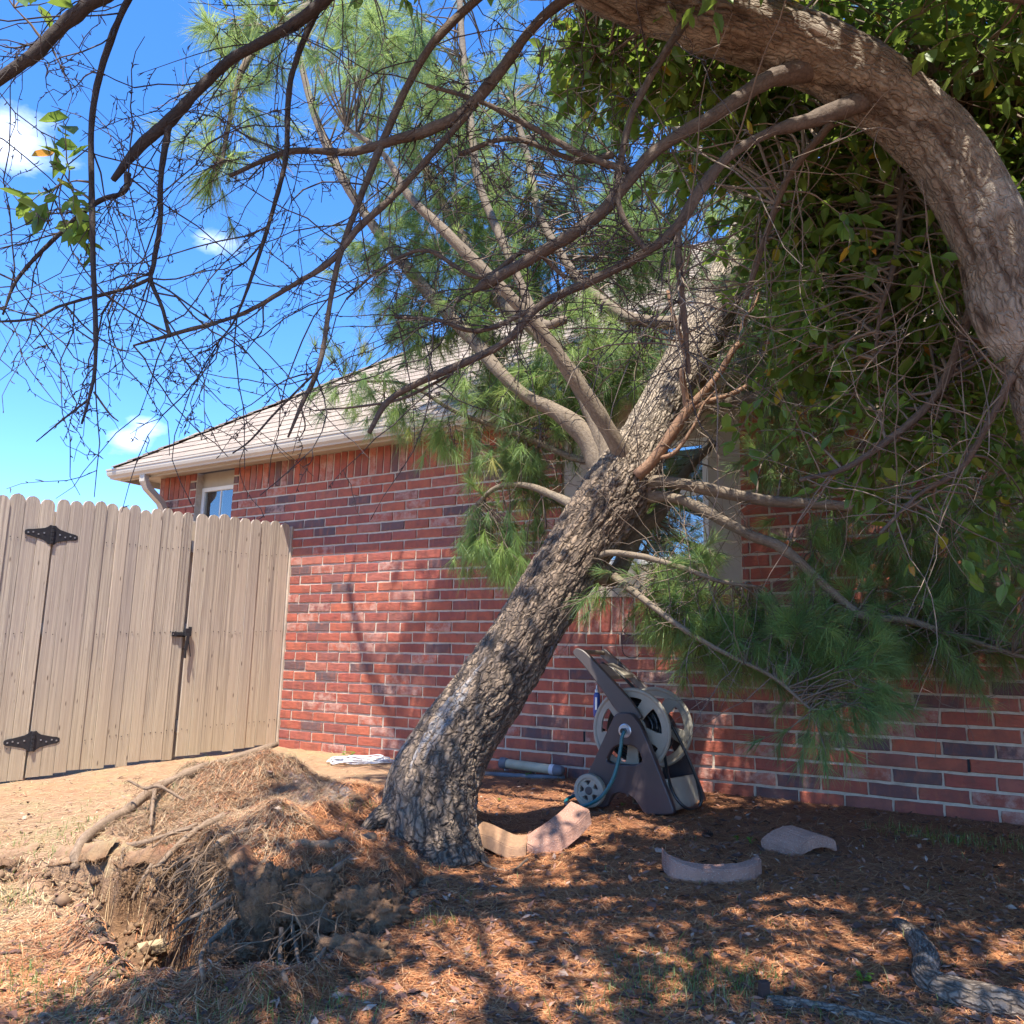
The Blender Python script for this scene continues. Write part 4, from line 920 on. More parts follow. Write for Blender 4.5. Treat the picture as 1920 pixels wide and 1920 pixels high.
# bare dead twigs through the crown
LPn = np.vstack(pl_+ob); k_ = rng.integers(0, len(LPn), 300); st = LPn[k_]; DT = wander(st, rng.normal(0, 1, st.shape)+np.array([0, 0, -.1]), rng.uniform(.15, .6, len(st)), k=8, curl=.22, grav=-.05)
DR = np.repeat(np.linspace(.0028, .0009, 8)[None], len(st), 0)
st2 = DT[rng.integers(0, len(DT), 620), rng.integers(2, 7, 620)]; DT2 = wander(st2, rng.normal(0, 1, st2.shape), rng.uniform(.06, .3, len(st2)), k=6, curl=.3, grav=-.05); DR2 = np.repeat(np.linspace(.0014, .0006, 6)[None], len(st2), 0)
V3, F3 = tubes_np(DT, DR, 3); V4, F4 = tubes_np(DT2, DR2, 3)
F2 = F2+len(V1); F3 = F3+len(V1)+len(V2); F4 = F4+len(V1)+len(V2)+len(V3)
link('twig', mesh_np('twig', np.vstack([V1, V2, V3, V4]), np.vstack([F1, F2, F3, F4])), m_twig, pine, kind='stuff')

# root plate: clods of earth held by the roots, and the roots themselves --------
rp = None
def clod(P, r_, sd, st=(1, 1, 1)):
    bm = bmesh.new(); bmesh.ops.create_icosphere(bm, subdivisions=5, radius=1)
    v_ = np.array([q.co[:] for q in bm.verts]); n1 = fbm(v_[:, 0]*1.6+sd, v_[:, 1]*1.6, v_[:, 2]*1.6, 3, sd); n2 = fbm(v_[:, 0]*6+sd, v_[:, 1]*6, v_[:, 2]*6, 4, sd+1); n3 = np.abs(fbm(v_[:, 0]*15+sd, v_[:, 1]*15, v_[:, 2]*15, 3, sd+2))
    n4 = np.abs(fbm(v_[:, 0]*34+sd, v_[:, 1]*34, v_[:, 2]*34, 2, sd+4)); v_ = v_*(1+.34*n1+.20*n2-.16*n3-.06*n4)[:, None]*r_*np.array(st)
    for q, c_ in zip(bm.verts, v_): q.co = c_
    for f_ in bm.faces: f_.smooth = True
    me = bpy.data.meshes.new('soil_clod'); bm.to_mesh(me); bm.free(); me.transform(Matrix.Translation(Vector(P)))
    for nme, val in (('soil', 1), ('litter', .5), ('lime', 0)):
        a = me.attributes.new(nme, 'FLOAT', 'POINT'); a.data.foreach_set('value', np.full(len(me.vertices), val, np.float32))
    return me
def Dg(x, y, Y): return D(x, y, Y)
cv_ = []
rp = link('root_plate', clod(Dg(520, 1700, 3.02), .115, 5, (1.2, .7, 1.1)), m_ground, pine)
for i, (x, y, Y, r_, st) in enumerate([(500, 1745, 2.93, .105, (.8, .6, 1.5)), (600, 1690, 2.98, .11, (1.2, .6, .8)), (690, 1715, 2.95, .10, (1.2, .7, .8)), (665, 1800, 2.68, .075, (1.5, 1, .8)), (640, 1850, 2.52, .05, (1.6, 1, .6)), (45, 1660, 3.72, .055, (1.2, .9, .7)), (345, 1690, 3.3, .035, (1.6, 1, .7)), (300, 1700, 3.3, .026, (1.4, 1, .8)), (385, 1835, 2.6, .05, (1.6, 1.1, .5)), (330, 1640, 3.52, .05, (1, .7, 1.3)), (245, 1655, 3.6, .035, (.8, .7, 1.3)), (430, 1790, 2.8, .05, (1.4, .9, .7)), (560, 1870, 2.5, .04, (1.4, .9, .7))]):
    co_ = link('soil_clod', clod(Dg(x, y, Y), r_, 30+i, st), m_ground, rp); cv_.append(np.array([q.co[:] for q in co_.data.vertices]))
# the torn turf edge leans out over the hollow
def lip(name, xa, xb, out, sd, thick=.035):
    n1, n2 = 70, 16; U1 = np.linspace(xa, xb, n1)[:, None]*np.ones((1, n2)); q = np.linspace(0, 1, n2)[None]*np.ones((n1, 1))
    ye = np.interp(U1, EXs, EYs)+.05*fbm(U1*6, U1*0+3.3, None, 3, 31); ex = out*(.75+.5*fbm(U1*7, U1*0, None, 3, sd))*np.sin(np.pi*np.clip((U1-xa)/(xb-xa), .02, .98))**.5
    YY = ye+.10-(.10+ex)*q; zt_ = ground_h(U1, ye+.11)+.012-.05*q**2+.012*fbm(U1*18, YY*18, None, 3, sd+1); zb_ = zt_-thick*(1-.7*q**3)*(1+.5*fbm(U1*14, YY*14, None, 3, sd+2))
    V = np.vstack([np.stack([U1, YY, zt_], -1).reshape(-1, 3), np.stack([U1, YY+.01*(q > .95), zb_], -1).reshape(-1, 3)]); i, j = np.meshgrid(np.arange(n1-1), np.arange(n2-1), indexing='ij'); A1 = np.stack([i*n2+j, (i+1)*n2+j, (i+1)*n2+j+1, i*n2+j+1], -1).reshape(-1, 4); N_ = n1*n2
    fr_ = np.stack([np.arange(n1-1)*n2+n2-1, np.arange(1, n1)*n2+n2-1, np.arange(1, n1)*n2+n2-1+N_, np.arange(n1-1)*n2+n2-1+N_], -1)
    me = mesh_np(name, V, np.vstack([A1[:, ::-1], A1+N_, fr_]), {'soil': np.concatenate([(.15+.6*q).ravel(), np.ones(N_)]), 'litter': np.tile(np.where(U1 > gx(330, 3.6), .95, .3).ravel(), 2), 'lime': np.zeros(2*N_)}, smooth=False)
    link(name, me, m_ground, rp); return np.stack([U1[:, -1], YY[:, -1], zt_[:, -1]], 1)
le1 = lip('turf_lip', gx(140, 3.7), gx(262, 3.7), .13, 11); le2 = lip('turf_lip', gx(268, 3.68), gx(440, 3.35), .15, 14); le3 = lip('turf_lip', gx(20, 3.78), gx(118, 3.74), .07, 17); le4 = lip('turf_lip', gx(470, 3.2), gx(690, 2.95), .12, 21, .06)
lee = np.vstack([le1, le2, le3, le4, le4, le4]); cv_.append(lee[rng.integers(0, len(lee), 5000)])
RT = [[(520, 1395, 4.9, 5), (430, 1425, 4.7, 7), (360, 1455, 4.55, 8), (290, 1480, 4.35, 9), (235, 1520, 4.1, 9), (180, 1555, 3.92, 10), (145, 1600, 3.78, 10), (140, 1640, 3.7, 9)],
 [(345, 1500, 4.1, 2), (300, 1475, 4.1, 3), (272, 1478, 4.1, 3), (240, 1463, 4.1, 2)], [(290, 1480, 4.3, 4), (285, 1520, 4.0, 3), (283, 1548, 3.9, 2)],
 [(170, 1575, 3.85, 3), (215, 1583, 3.8, 4), (260, 1582, 3.75, 5), (300, 1570, 3.7, 4), (370, 1545, 3.7, 3)],
 [(420, 1530, 3.6, 7), (370, 1555, 3.5, 6), (330, 1590, 3.42, 5), (300, 1620, 3.38, 4), (285, 1627, 3.36, 2)], [(340, 1580, 3.45, 4), (312, 1610, 3.4, 3), (302, 1640, 3.38, 2)], [(420, 1545, 3.55, 3), (330, 1560, 3.5, 2.5), (285, 1590, 3.45, 1.5)],
 [(232, 1590, 3.66, 2.5), (228, 1620, 3.64, 2), (226, 1665, 3.6, 1.5)], [(285, 1620, 3.45, 4), (265, 1655, 3.42, 4), (248, 1685, 3.4, 3)],
 [(420, 1600, 3.35, 5), (360, 1615, 3.3, 4), (330, 1640, 3.28, 4), (315, 1665, 3.26, 2)], [(460, 1690, 3.05, 4), (400, 1702, 2.95, 4), (350, 1725, 2.9, 3), (325, 1745, 2.9, 1.5)],
 [(465, 1695, 3.02, 5), (430, 1735, 2.9, 5), (395, 1765, 2.82, 4), (378, 1790, 2.76, 4), (378, 1820, 2.7, 4), (382, 1850, 2.66, 3)],
 [(440, 1710, 2.95, 3), (415, 1745, 2.9, 2.5), (402, 1765, 2.86, 2)], [(432, 1735, 2.92, 2.5), (425, 1770, 2.88, 2), (418, 1785, 2.86, 1)], [(432, 1740, 2.9, 2), (440, 1775, 2.86, 2), (425, 1803, 2.82, 1.5), (400, 1808, 2.82, 1)],
 [(528, 1740, 2.85, 4), (525, 1790, 2.78, 4), (530, 1830, 2.7, 4), (542, 1862, 2.62, 3.5)], [(548, 1735, 2.86, 4), (556, 1780, 2.8, 3.5), (562, 1820, 2.76, 2)], [(575, 1738, 2.86, 3), (600, 1770, 2.8, 4), (585, 1805, 2.74, 3)],
 [(620, 1760, 2.8, 3), (600, 1800, 2.72, 3), (590, 1830, 2.68, 2), (560, 1850, 2.64, 1.5)], [(560, 1890, 2.45, 1.5), (500, 1885, 2.48, 2), (410, 1880, 2.5, 2)], [(400, 1845, 2.6, 1.5), (385, 1870, 2.52, 2), (365, 1885, 2.48, 2)],
 [(680, 1600, 3.5, 5), (640, 1625, 3.2, 6), (600, 1650, 3.0, 5), (560, 1690, 2.95, 4), (545, 1730, 2.92, 3)], [(700, 1580, 3.6, 9), (620, 1590, 3.4, 8), (540, 1600, 3.25, 7), (470, 1640, 3.1, 5), (455, 1690, 3.04, 4)],
 [(500, 1560, 3.6, 5), (440, 1570, 3.5, 5), (400, 1600, 3.4, 5), (375, 1650, 3.32, 4), (350, 1680, 3.28, 3)], [(905, 1590, 3.72, 2.5), (905, 1615, 3.6, 2.5), (925, 1628, 3.55, 2.5), (960, 1632, 3.55, 2), (990, 1610, 3.6, 2)]]
rl = []
for i, L in enumerate(RT): limb('root', L, m_root, pine, n=36, sides=9, wob=.3, seed=90+i, keep=rl, onground=True)
# flare roots at the foot of the trunk
for i, L in enumerate([[(775, 1490, 3.74, 36), (735, 1520, 3.70, 24), (695, 1548, 3.66, 12), (640, 1600, 3.5, 8)]]):
    limb('root', L, m_bark, pine, n=70, sides=40, wob=.2, seed=130+i, disp=fissures(9, 3, .008, s=20+i))
RLp = np.vstack(rl); n_ = 750; st = RLp[rng.integers(0, len(RLp), n_)]; dirs = rng.normal(0, .8, (n_, 3))+np.array([-.1, -.5, -.6])
RH = wander(st, dirs, rng.uniform(.03, .13, n_), k=6, curl=.5, grav=-.15); RHr = np.repeat(np.linspace(.0014, .0005, 6)[None], n_, 0)
# root hair along the torn lip
lx = rng.uniform(gx(60, 3.7), gx(760, 3.0), 3400); lx = lx[(lx > gx(400, 3.4)) | (rng.uniform(0, 1, 3400) < .10)]; ly = np.interp(lx, EXs, EYs)+.05*fbm(lx*6, lx*0+3.3, None, 3, 31)+rng.uniform(-.03, .10, len(lx)); okk = np.interp(lx, EXs, EDs) > .05
lx, ly = lx[okk], ly[okk]; st = np.stack([lx, ly, ground_h(lx, ly)], 1)
RG = wander(st, rng.normal(0, .5, st.shape)+np.array([-.15, -.9, .0]), rng.uniform(.03, .2, len(st))*np.where(st[:, 0] < gx(370, 3.5), .45, 1), k=6, curl=.25, grav=-.35); RGr = np.repeat(np.linspace(.0012, .0004, 6)[None], len(st), 0)
cv_.append(np.array([q.co[:] for q in rp.data.vertices])); cvp = np.vstack(cv_); st = cvp[rng.integers(0, len(cvp), 2200)]; RC = wander(st, rng.normal(0, .6, st.shape)+np.array([0, -.5, .1]), rng.uniform(.03, .13, len(st)), k=7, curl=.55, grav=-.2); RCr = np.repeat(np.linspace(.0011, .0004, 7)[None], len(st), 0)
V1, F1 = tubes_np(RH, RHr, 3); V2, F2 = tubes_np(RG, RGr, 3); V3, F3 = tubes_np(RC, RCr, 3)
link('root_hair', mesh_np('root_hair', np.vstack([V1, V2, V3]), np.vstack([F1, F2+len(V1), F3+len(V1)+len(V2)])), m_rooth, pine, kind='stuff')
# forking medium roots dangling from the torn face
n_ = 150; kx_ = rng.uniform(gx(380, 3.3), gx(720, 2.95), n_); st = np.stack([kx_, np.interp(kx_, EXs, EYs)+rng.uniform(-.02, .08, n_), 0*kx_], 1); st[:, 2] = ground_h(st[:, 0], st[:, 1])-rng.uniform(0, .06, n_)
RM1 = wander(st, rng.normal(0, .6, st.shape)+np.array([-.25, -.8, -.1]), rng.uniform(.12, .38, n_), k=9, curl=.22, grav=-.22); r1_ = rng.uniform(.002, .005, n_)
a_ = rng.integers(0, n_, 320); b_ = rng.integers(3, 8, 320); RM2 = wander(RM1[a_, b_], unit(RM1[a_, b_]-RM1[a_, b_-1])+rng.normal(0, .55, (320, 3)), rng.uniform(.05, .18, 320), k=7, curl=.28, grav=-.15)
V1, F1 = tubes_np(RM1, r1_[:, None]*np.linspace(1, .35, 9)[None], 6); V2, F2 = tubes_np(RM2, r1_[a_][:, None]*np.linspace(.5, .15, 7)[None], 5)
link('rootlet', mesh_np('rootlet', np.vstack([V1, V2]), np.vstack([F1, F2+len(V1)]), smooth=True), m_rooth2, pine, kind='stuff')

# ------------------------------------------------------------------ the arching broadleaf tree at the right
arch = thing('arching_tree', 'broadleaf tree whose flaking trunk arches over from the right edge', 'tree', (1.85, 2.45, gz(1.85, 2.45)))
B0 = np.array([1.85, 2.45, gz(1.85, 2.45)-.05]); al = [(1975, 720, 2.32, 80), (1905, 590, 2.30, 80), (1868, 470, 2.28, 78), (1810, 350, 2.26, 76), (1735, 245, 2.24, 76), (1640, 165, 2.22, 76), (1530, 105, 2.2, 75), (1400, 55, 2.17, 73), (1260, 12, 2.14, 70), (1120, -40, 2.1, 62), (980, -120, 2.05, 52), (840, -230, 2.0, 44), (700, -360, 1.95, 36), (560, -520, 1.9, 24)]
ap, ar = pth(al); ap = [B0, B0+np.array([-.03, -.02, .5]), B0+np.array([-.13, -.06, 1.05])]+ap; ar = [.17, .135, .12]+[q*.93 for q in ar]
adisp = fissures(8, 6, .006, s=31)
link('trunk', tube_mesh('trunk', ap, ar, n=520, sides=110, wob=.055, disp=adisp, seed=8), m_bark3, arch)
ak = [catmull(np.array(ap), 60)]; af = []
AB = [[(1550, 120, 2.2, 55), (1470, 140, 2.15, 22), (1420, 160, 2.12, 17), (1340, 215, 2.1, 14), (1240, 275, 2.1, 14), (1195, 320, 2.1, 13), (1130, 395, 2.12, 13), (1080, 435, 2.14, 13), (1020, 470, 2.16, 12), (960, 505, 2.18, 11), (915, 530, 2.2, 12), (885, 548, 2.2, 4)],
 [(1620, 190, 2.2, 50), (1520, 225, 2.15, 16), (1440, 250, 2.13, 10), (1370, 290, 2.12, 10), (1318, 350, 2.12, 12), (1270, 425, 2.14, 11), (1200, 480, 2.16, 9), (1100, 530, 2.18, 9), (1010, 575, 2.2, 8), (950, 640, 2.22, 7), (860, 685, 2.25, 8), (780, 720, 2.28, 7), (725, 755, 2.3, 6), (692, 812, 2.3, 4)],
 [(1100, -30, 2.1, 40), (1010, 40, 2.1, 10), (940, 130, 2.1, 12), (870, 210, 2.1, 12), (800, 245, 2.1, 12), (740, 262, 2.1, 10), (660, 285, 2.1, 8), (540, 285, 2.1, 6), (430, 330, 2.1, 4)],
 [(820, -245, 1.97, 24), (720, -120, 2.0, 19), (640, -30, 2.0, 17), (560, 40, 2.0, 16), (480, 85, 2.0, 14), (430, 115, 2.0, 15), (375, 165, 2.0, 14), (320, 225, 2.0, 17), (262, 275, 2.0, 15), (212, 338, 2.0, 8)],
 [(240, 325, 2.0, 9), (232, 360, 2.0, 7), (180, 380, 2.0, 7), (110, 440, 2.0, 6), (35, 520, 2.0, 5), (5, 590, 2.0, 3)],
 [(690, -400, 1.93, 26), (600, -290, 1.86, 22), (520, -180, 1.8, 20), (300, -60, 1.8, 17), (180, 0, 1.8, 20), (110, 55, 1.8, 18), (60, 105, 1.8, 17), (-30, 170, 1.8, 14), (-150, 260, 1.8, 9)],
 [(310, -52, 1.82, 10), (270, -40, 1.88, 9), (230, 20, 1.9, 9), (190, 130, 1.9, 9), (172, 230, 1.9, 8), (172, 360, 1.9, 8), (175, 500, 1.9, 7), (179, 600, 1.9, 7), (178, 690, 1.9, 5), (165, 755, 1.9, 4), (153, 795, 1.9, 3)],
 [(165, 750, 1.9, 3.5), (120, 785, 1.9, 2.5), (68, 828, 1.9, 1.5)], [(176, 735, 1.9, 3), (205, 775, 1.9, 2.5), (222, 790, 1.9, 1.5)],
 [(318, 225, 2.0, 10), (302, 330, 2.0, 8), (300, 420, 2.0, 7), (288, 495, 2.0, 7), (283, 525, 2.0, 6), (305, 580, 2.0, 5), (318, 632, 2.0, 5)],
 [(283, 522, 2.0, 5), (240, 540, 2.0, 5), (180, 555, 2.0, 4), (110, 575, 2.0, 4), (60, 598, 2.0, 3.5), (-20, 604, 2.0, 3)],
 [(720, -125, 2.0, 12), (640, -40, 2.05, 10), (590, 30, 2.05, 9), (550, 130, 2.05, 8), (540, 200, 2.05, 8), (535, 300, 2.05, 7), (510, 400, 2.05, 6), (475, 510, 2.05, 5), (440, 600, 2.05, 3), (410, 640, 2.05, 2)],
 [(1000, -105, 2.06, 12), (960, -60, 2.1, 9), (830, 60, 2.1, 9), (770, 150, 2.1, 8), (720, 260, 2.1, 8), (680, 360, 2.1, 7), (640, 470, 2.1, 6), (620, 560, 2.1, 5), (600, 680, 2.1, 5), (565, 760, 2.1, 4), (540, 820, 2.1, 2)],
 [(880, 210, 2.1, 7), (800, 300, 2.1, 7), (735, 370, 2.1, 7), (670, 430, 2.1, 7), (620, 490, 2.1, 6), (540, 540, 2.1, 5), (450, 590, 2.1, 4), (330, 625, 2.1, 4), (250, 648, 2.1, 2)],
 [(1060, 520, 2.2, 5), (990, 470, 2.2, 5), (900, 520, 2.2, 5), (800, 470, 2.2, 4), (720, 500, 2.2, 3), (650, 560, 2.2, 2)], [(1010, 575, 2.2, 5), (900, 620, 2.22, 5), (820, 600, 2.22, 4), (740, 595, 2.22, 3)],
 [(600, 690, 2.1, 3), (520, 770, 2.1, 3), (470, 825, 2.1, 2.5), (436, 850, 2.1, 2)], [(565, 765, 2.1, 2.5), (572, 800, 2.1, 2), (560, 825, 2.1, 1)],
 [(850, 700, 2.3, 3), (760, 745, 2.3, 3), (690, 760, 2.3, 2.5), (590, 770, 2.3, 1.5)],
 [(1270, 425, 2.14, 7), (1275, 520, 2.16, 7), (1285, 620, 2.2, 6), (1292, 700, 2.25, 4)], [(1195, 325, 2.1, 7), (1090, 290, 2.1, 7), (1000, 240, 2.1, 6), (900, 190, 2.1, 5), (800, 160, 2.1, 4)],
 [(1150, 290, 2.12, 8), (1080, 300, 2.14, 6), (960, 260, 2.14, 5), (860, 290, 2.14, 5)], [(1300, 20, 2.1, 30), (1240, 110, 2.1, 8), (1180, 230, 2.1, 7), (1160, 380, 2.1, 6), (1210, 470, 2.1, 5)],
 [(1470, -40, 1.9, 30), (1600, -60, 1.9, 25), (1750, -40, 1.9, 20), (1950, 0, 1.9, 14)], [(1700, 240, 2.3, 30), (1760, 160, 2.5, 16), (1840, 140, 2.6, 14), (1960, 160, 2.7, 10)], [(1860, 440, 2.35, 30), (1800, 640, 2.5, 9), (1740, 760, 2.6, 8), (1600, 870, 2.7, 6), (1500, 900, 2.7, 4)], [(1560, 230, 2.3, 9), (1480, 330, 2.4, 7), (1440, 430, 2.5, 6), (1400, 560, 2.6, 4)],
 [(1690, 330, 2.5, 6), (1680, 480, 2.5, 6), (1650, 590, 2.55, 4), (1640, 680, 2.6, 3)], [(1900, 700, 2.3, 10), (1850, 800, 2.4, 6), (1800, 880, 2.5, 6), (1720, 930, 2.6, 4), (1650, 1000, 2.6, 3)]]
for i, L in enumerate(AB):
    left = max(q[0] for q in L[2:]) < 660  # left limbs get the darkened bark, silhouetted against the sky
    if left: L = [(a_, b_, c_, q_*.74) for a_, b_, c_, q_ in L]
    limb('branch', L, m_bark4 if left else m_bark6, arch, n=64, sides=12, wob=.16, seed=200+i, keep=ak)
# off-frame limbs of the same crown, over and behind the photographer
for i in range(12):
    s_ = ap[11+(i % 6)]; a = rng.uniform(math.pi*1.15, 1.85*math.pi); L_ = rng.uniform(1.2, 2.4); e_ = s_+np.array([math.cos(a)*L_, math.sin(a)*L_*.8, rng.uniform(.5, 1.5)])
    mid = (s_+e_)/2+np.array([0, 0, .3]); me = tube_mesh('branch', [s_, mid, e_], [.026, .018, .007], n=24, sides=10, wob=.15, seed=300+i); link('branch', me, m_bark3, arch); ak.append(catmull(np.array([s_, mid, e_]), 24))
# bare spurred twigs hanging on the left and through the middle
LK = np.vstack(ak); lx_, ly_, lw_ = to_px(LK); vis = (lx_ > -300) & (lx_ < 1300) & (ly_ < 720) & (ly_ > -250) & (lw_ > 1)
src = LK[vis]; k_ = rng.integers(0, len(src), 330); st = src[k_]
T1 = wander(st, rng.normal(0, 1, st.shape)*[1, .35, 1]+np.array([-.45, -.0, -.45]), rng.uniform(.15, .62, len(st)), k=9, curl=.20, grav=-.05); R1 = np.repeat(np.linspace(.0022, .0009, 9)[None], len(st), 0)*rng.uniform(.7, 1.2, (len(st), 1))
a_ = rng.integers(0, len(T1), 720); b_ = rng.integers(2, 8, 720); st = T1[a_, b_]; T2 = wander(st, unit(T1[a_, b_]-T1[a_, b_-1])*.8+rng.normal(0, .8, st.shape), rng.uniform(.05, .24, len(st)), k=7, curl=.26, grav=-.04); R2 = np.repeat(np.linspace(.0013, .0007, 7)[None], len(st), 0)
al_ = [T1, T2]; sp_s = []; sp_d = []
for T in (T1, T2):
    n_ = len(T)*6; a_ = rng.integers(0, len(T), n_); b_ = rng.integers(1, T.shape[1], n_); f_ = rng.uniform(0, 1, (n_, 1)); sp_s.append(T[a_, b_-1]*(1-f_)+T[a_, b_]*f_); sp_d.append(unit(T[a_, b_]-T[a_, b_-1])*.7+rng.normal(0, .8, (n_, 3)))
sp_s = np.vstack(sp_s); T3 = wander(sp_s, np.vstack(sp_d), rng.uniform(.006, .022, len(sp_s)), k=3, curl=.3, grav=0); R3 = np.repeat(np.array([[.0010, .0016, .0007]]), len(sp_s), 0)
Vs = []; Fs = []; nn = 0
for T, R_ in ((T1, R1), (T2, R2), (T3, R3)):
    v_, f_ = tubes_np(T, R_, 4 if T is T1 else 3); Vs.append(v_); Fs.append(f_+nn); nn += len(v_)
link('bare_twig', mesh_np('bare_twig', np.vstack(Vs), np.vstack(Fs)), m_twigd, arch, kind='stuff')

# broad leaves ----------------------------------------------------------
def leaf_v(sd):
    r_ = np.random.default_rng(sd); w = .30+r_.uniform(-.05, .06); c_ = r_.uniform(-.22, .22)
    return np.array([[0, 0, 0], [-w*.8, .33, .10], [0, .36, 0], [w*.8, .33, .10], [-w*.7, .70, .10+c_*.4], [0, .72, c_*.5], [w*.7, .70, .10+c_*.4], [0, 1.05, c_]])
lface = np.array([[0, 2, 1, 1], [0, 3, 2, 2], [1, 2, 5, 4], [2, 3, 6, 5], [4, 5, 7, 7], [5, 6, 7, 7]])
lvars = [leaf_v(i) for i in range(8)]
def place_leaves(C, Dr, size, seed=0):
    rs = np.random.default_rng(seed); Vs = []; Fs = []; Rs = []; base = 0; n = len(C); vr = rs.integers(0, 8, n)
    tri = np.array([[0, 2, 1], [0, 3, 2], [1, 2, 5], [1, 5, 4], [2, 3, 6], [2, 6, 5], [4, 5, 7], [5, 6, 7]])
    for v_ in range(8):
        m_ = vr == v_; k = int(m_.sum())
        if not k: continue
        y = unit(Dr[m_]); z = unit(np.cross(y, np.cross(np.array([0, 0, 1.])+rs.normal(0, .45, (k, 3)), y))); x = np.cross(y, z)
        M3 = np.stack([x, y, z], 2)*size[m_][:, None, None]; V = np.einsum('nij,kj->nki', M3, lvars[v_])+C[m_][:, None]
        F = tri[None]+np.arange(k)[:, None, None]*8; Vs.append(V.reshape(-1, 3)); Fs.append(F.reshape(-1, 3)+base); base += k*8
        Rs.append(np.repeat(rs.uniform(0, 1, k), 8))
    return np.vstack(Vs), np.vstack(Fs), np.concatenate(Rs)
# hubs in view; the last, past the right edge, added for shade
LBB = [(1700, 300, 330, 330, 2.3, 3.5, 250), (1820, 60, 200, 160, 2.2, 3.2, 90), (1600, 500, 180, 200, 2.5, 3.4, 90), (1760, 720, 200, 170, 2.5, 3.3, 52), (1520, 700, 110, 130, 2.7, 3.3, 14), (1680, 900, 130, 90, 2.6, 3.1, 7), (1860, 930, 90, 110, 2.4, 3.0, 9),
       (1250, 110, 160, 90, 2.3, 2.9, 55), (1420, 200, 140, 130, 2.4, 3.2, 55), (1480, 30, 200, 90, 2.3, 3, 60), (1330, 300, 70, 60, 2.5, 3, 6), (1120, 60, 70, 50, 2.2, 2.6, 14), (60, 20, 50, 30, 1.7, 1.9, 1), (120, 320, 30, 40, 1.85, 2.0, 2), (1480, 400, 100, 120, 2.6, 3.2, 16), (2080, 400, 180, 400, 2.2, 3.2, 100)]
LH = np.vstack([blob(a, b_, c_, d_, e_, f_, n) for a, b_, c_, d_, e_, f_, n in LBB])
# unseen crown added out of frame, hubs traced sunward to shade the yard
tgt = []
while len(tgt) < 980:
    X = rng.uniform(-1.7, 3.9); Y = rng.uniform(1.2, 6.2); h_ = rng.uniform(2.6, 3.9)
    edge = -1.15+.55*(Y-2.4)*.55 if Y > 2.3 else -2.2
    edge += .25*math.sin(Y*3.1)
    if X < edge: continue
    if fbm(np.array([X*2.1]), np.array([Y*2.1]), None, 2, 91)[0] > .36: continue
    if Y > 4.7 and X < .75: continue
    P = np.array([X, Y, 0])+np.array([SUN[0], SUN[1], 0])/SUN[2]*h_+np.array([0, 0, h_])
    q = to_px(P)
    if q[2] > .2 and q[1] > -60 and -100 < q[0] < 1250: continue
    if q[2] > .2 and q[1] > -450 and q[0] < 420: continue
    if q[2] > .2 and q[1] > 0 and q[2] > 3.4 and q[0] < 1400: continue
    tgt.append(P)
n0_ = len(tgt)  # second unseen batch, added to thicken the shade on the near ground
while len(tgt) < n0_+380:
    X = rng.uniform(-1.1, 2.8); Y = rng.uniform(1.4, 3.5); h_ = rng.uniform(2.5, 3.8)
    if X < -.45-.55*(Y-1.9) or fbm(np.array([X*2.6]), np.array([Y*2.6]), None, 2, 95)[0] > .22: continue
    P = np.array([X, Y, 0])+np.array([SUN[0], SUN[1], 0])/SUN[2]*h_+np.array([0, 0, h_]); q = to_px(P)
    if q[2] > .2 and q[1] > -450 and q[0] < 1250: continue
    tgt.append(P)
LH = np.vstack([LH, tgt])
lhP, lhR = connect(LH, ak, sag=.06, k=8, r0=.0050, r1=.0020)
NS_ = 4; S = np.repeat(LH, NS_, 0); dh = np.repeat(unit(lhP[:, -1]-lhP[:, -3]), NS_, 0)
LS_ = wander(S, dh*.5+rng.normal(0, .8, S.shape), rng.uniform(.10, .26, len(S)), k=7, curl=.2, grav=-.08); LR_ = np.repeat(np.linspace(.0022, .0010, 7)[None], len(S), 0)
NL = 6; a_ = np.repeat(np.arange(len(LS_)), NL); b_ = rng.integers(1, 7, len(a_)); C = LS_[a_, b_]; Dl = unit(LS_[a_, b_]-LS_[a_, b_-1])*.7+rng.normal(0, .6, C.shape)+np.array([0, 0, -.25]); sz = rng.uniform(.038, .075, len(C))
vv = C*1.0; qx, qy, qw = to_px(vv); inv = (qx > -20) & (qx < 1940) & (qy > -20) & (qy < 1300) & (qw > 1); cand = np.where(inv)[0]; sc_ = sz[cand]/qw[cand]; single = cand[np.argsort(-sc_)[:300]]; other = np.setdiff1d(np.arange(len(C)), single)
V, F, Rr = place_leaves(C[other], Dl[other], sz[other], 5); link('crown', mesh_np('crown', V, F, {'rnd': Rr}), m_leaf, arch, kind='stuff')
lme = []
for i in range(8):
    tri = [(0, 2, 1), (0, 3, 2), (1, 2, 5, 4), (2, 3, 6, 5), (4, 5, 7), (5, 6, 7)]; me = pyd('leaf', lvars[i], tri); me.materials.append(m_leaf1); lme.append(me)
AI = PM(arch).inverted()
for i in single:
    y = unit(Dl[i]); z = unit(np.cross(y, np.cross(np.array([0, 0, 1.])+rng.normal(0, .4, 3), y))); x = np.cross(y, z); s_ = sz[i]; o = bpy.data.objects.new('leaf', lme[int(rng.integers(0, 8))]); col.objects.link(o); o.parent = arch; o.matrix_parent_inverse = AI
    P = C[i]; o.matrix_basis = Matrix(((x[0]*s_, y[0]*s_, z[0]*s_, P[0]), (x[1]*s_, y[1]*s_, z[1]*s_, P[1]), (x[2]*s_, y[2]*s_, z[2]*s_, P[2]), (0, 0, 0, 1)))
V1, F1 = tubes_np(lhP, lhR, 4); V2, F2 = tubes_np(LS_, LR_, 3)
RKk = np.vstack(ak+pl_); kx, ky, kw = to_px(RKk); RKk = RKk[(kx > 1230) & (kx < 2000) & (ky > 250) & (ky < 1250) & (kw > 1)]
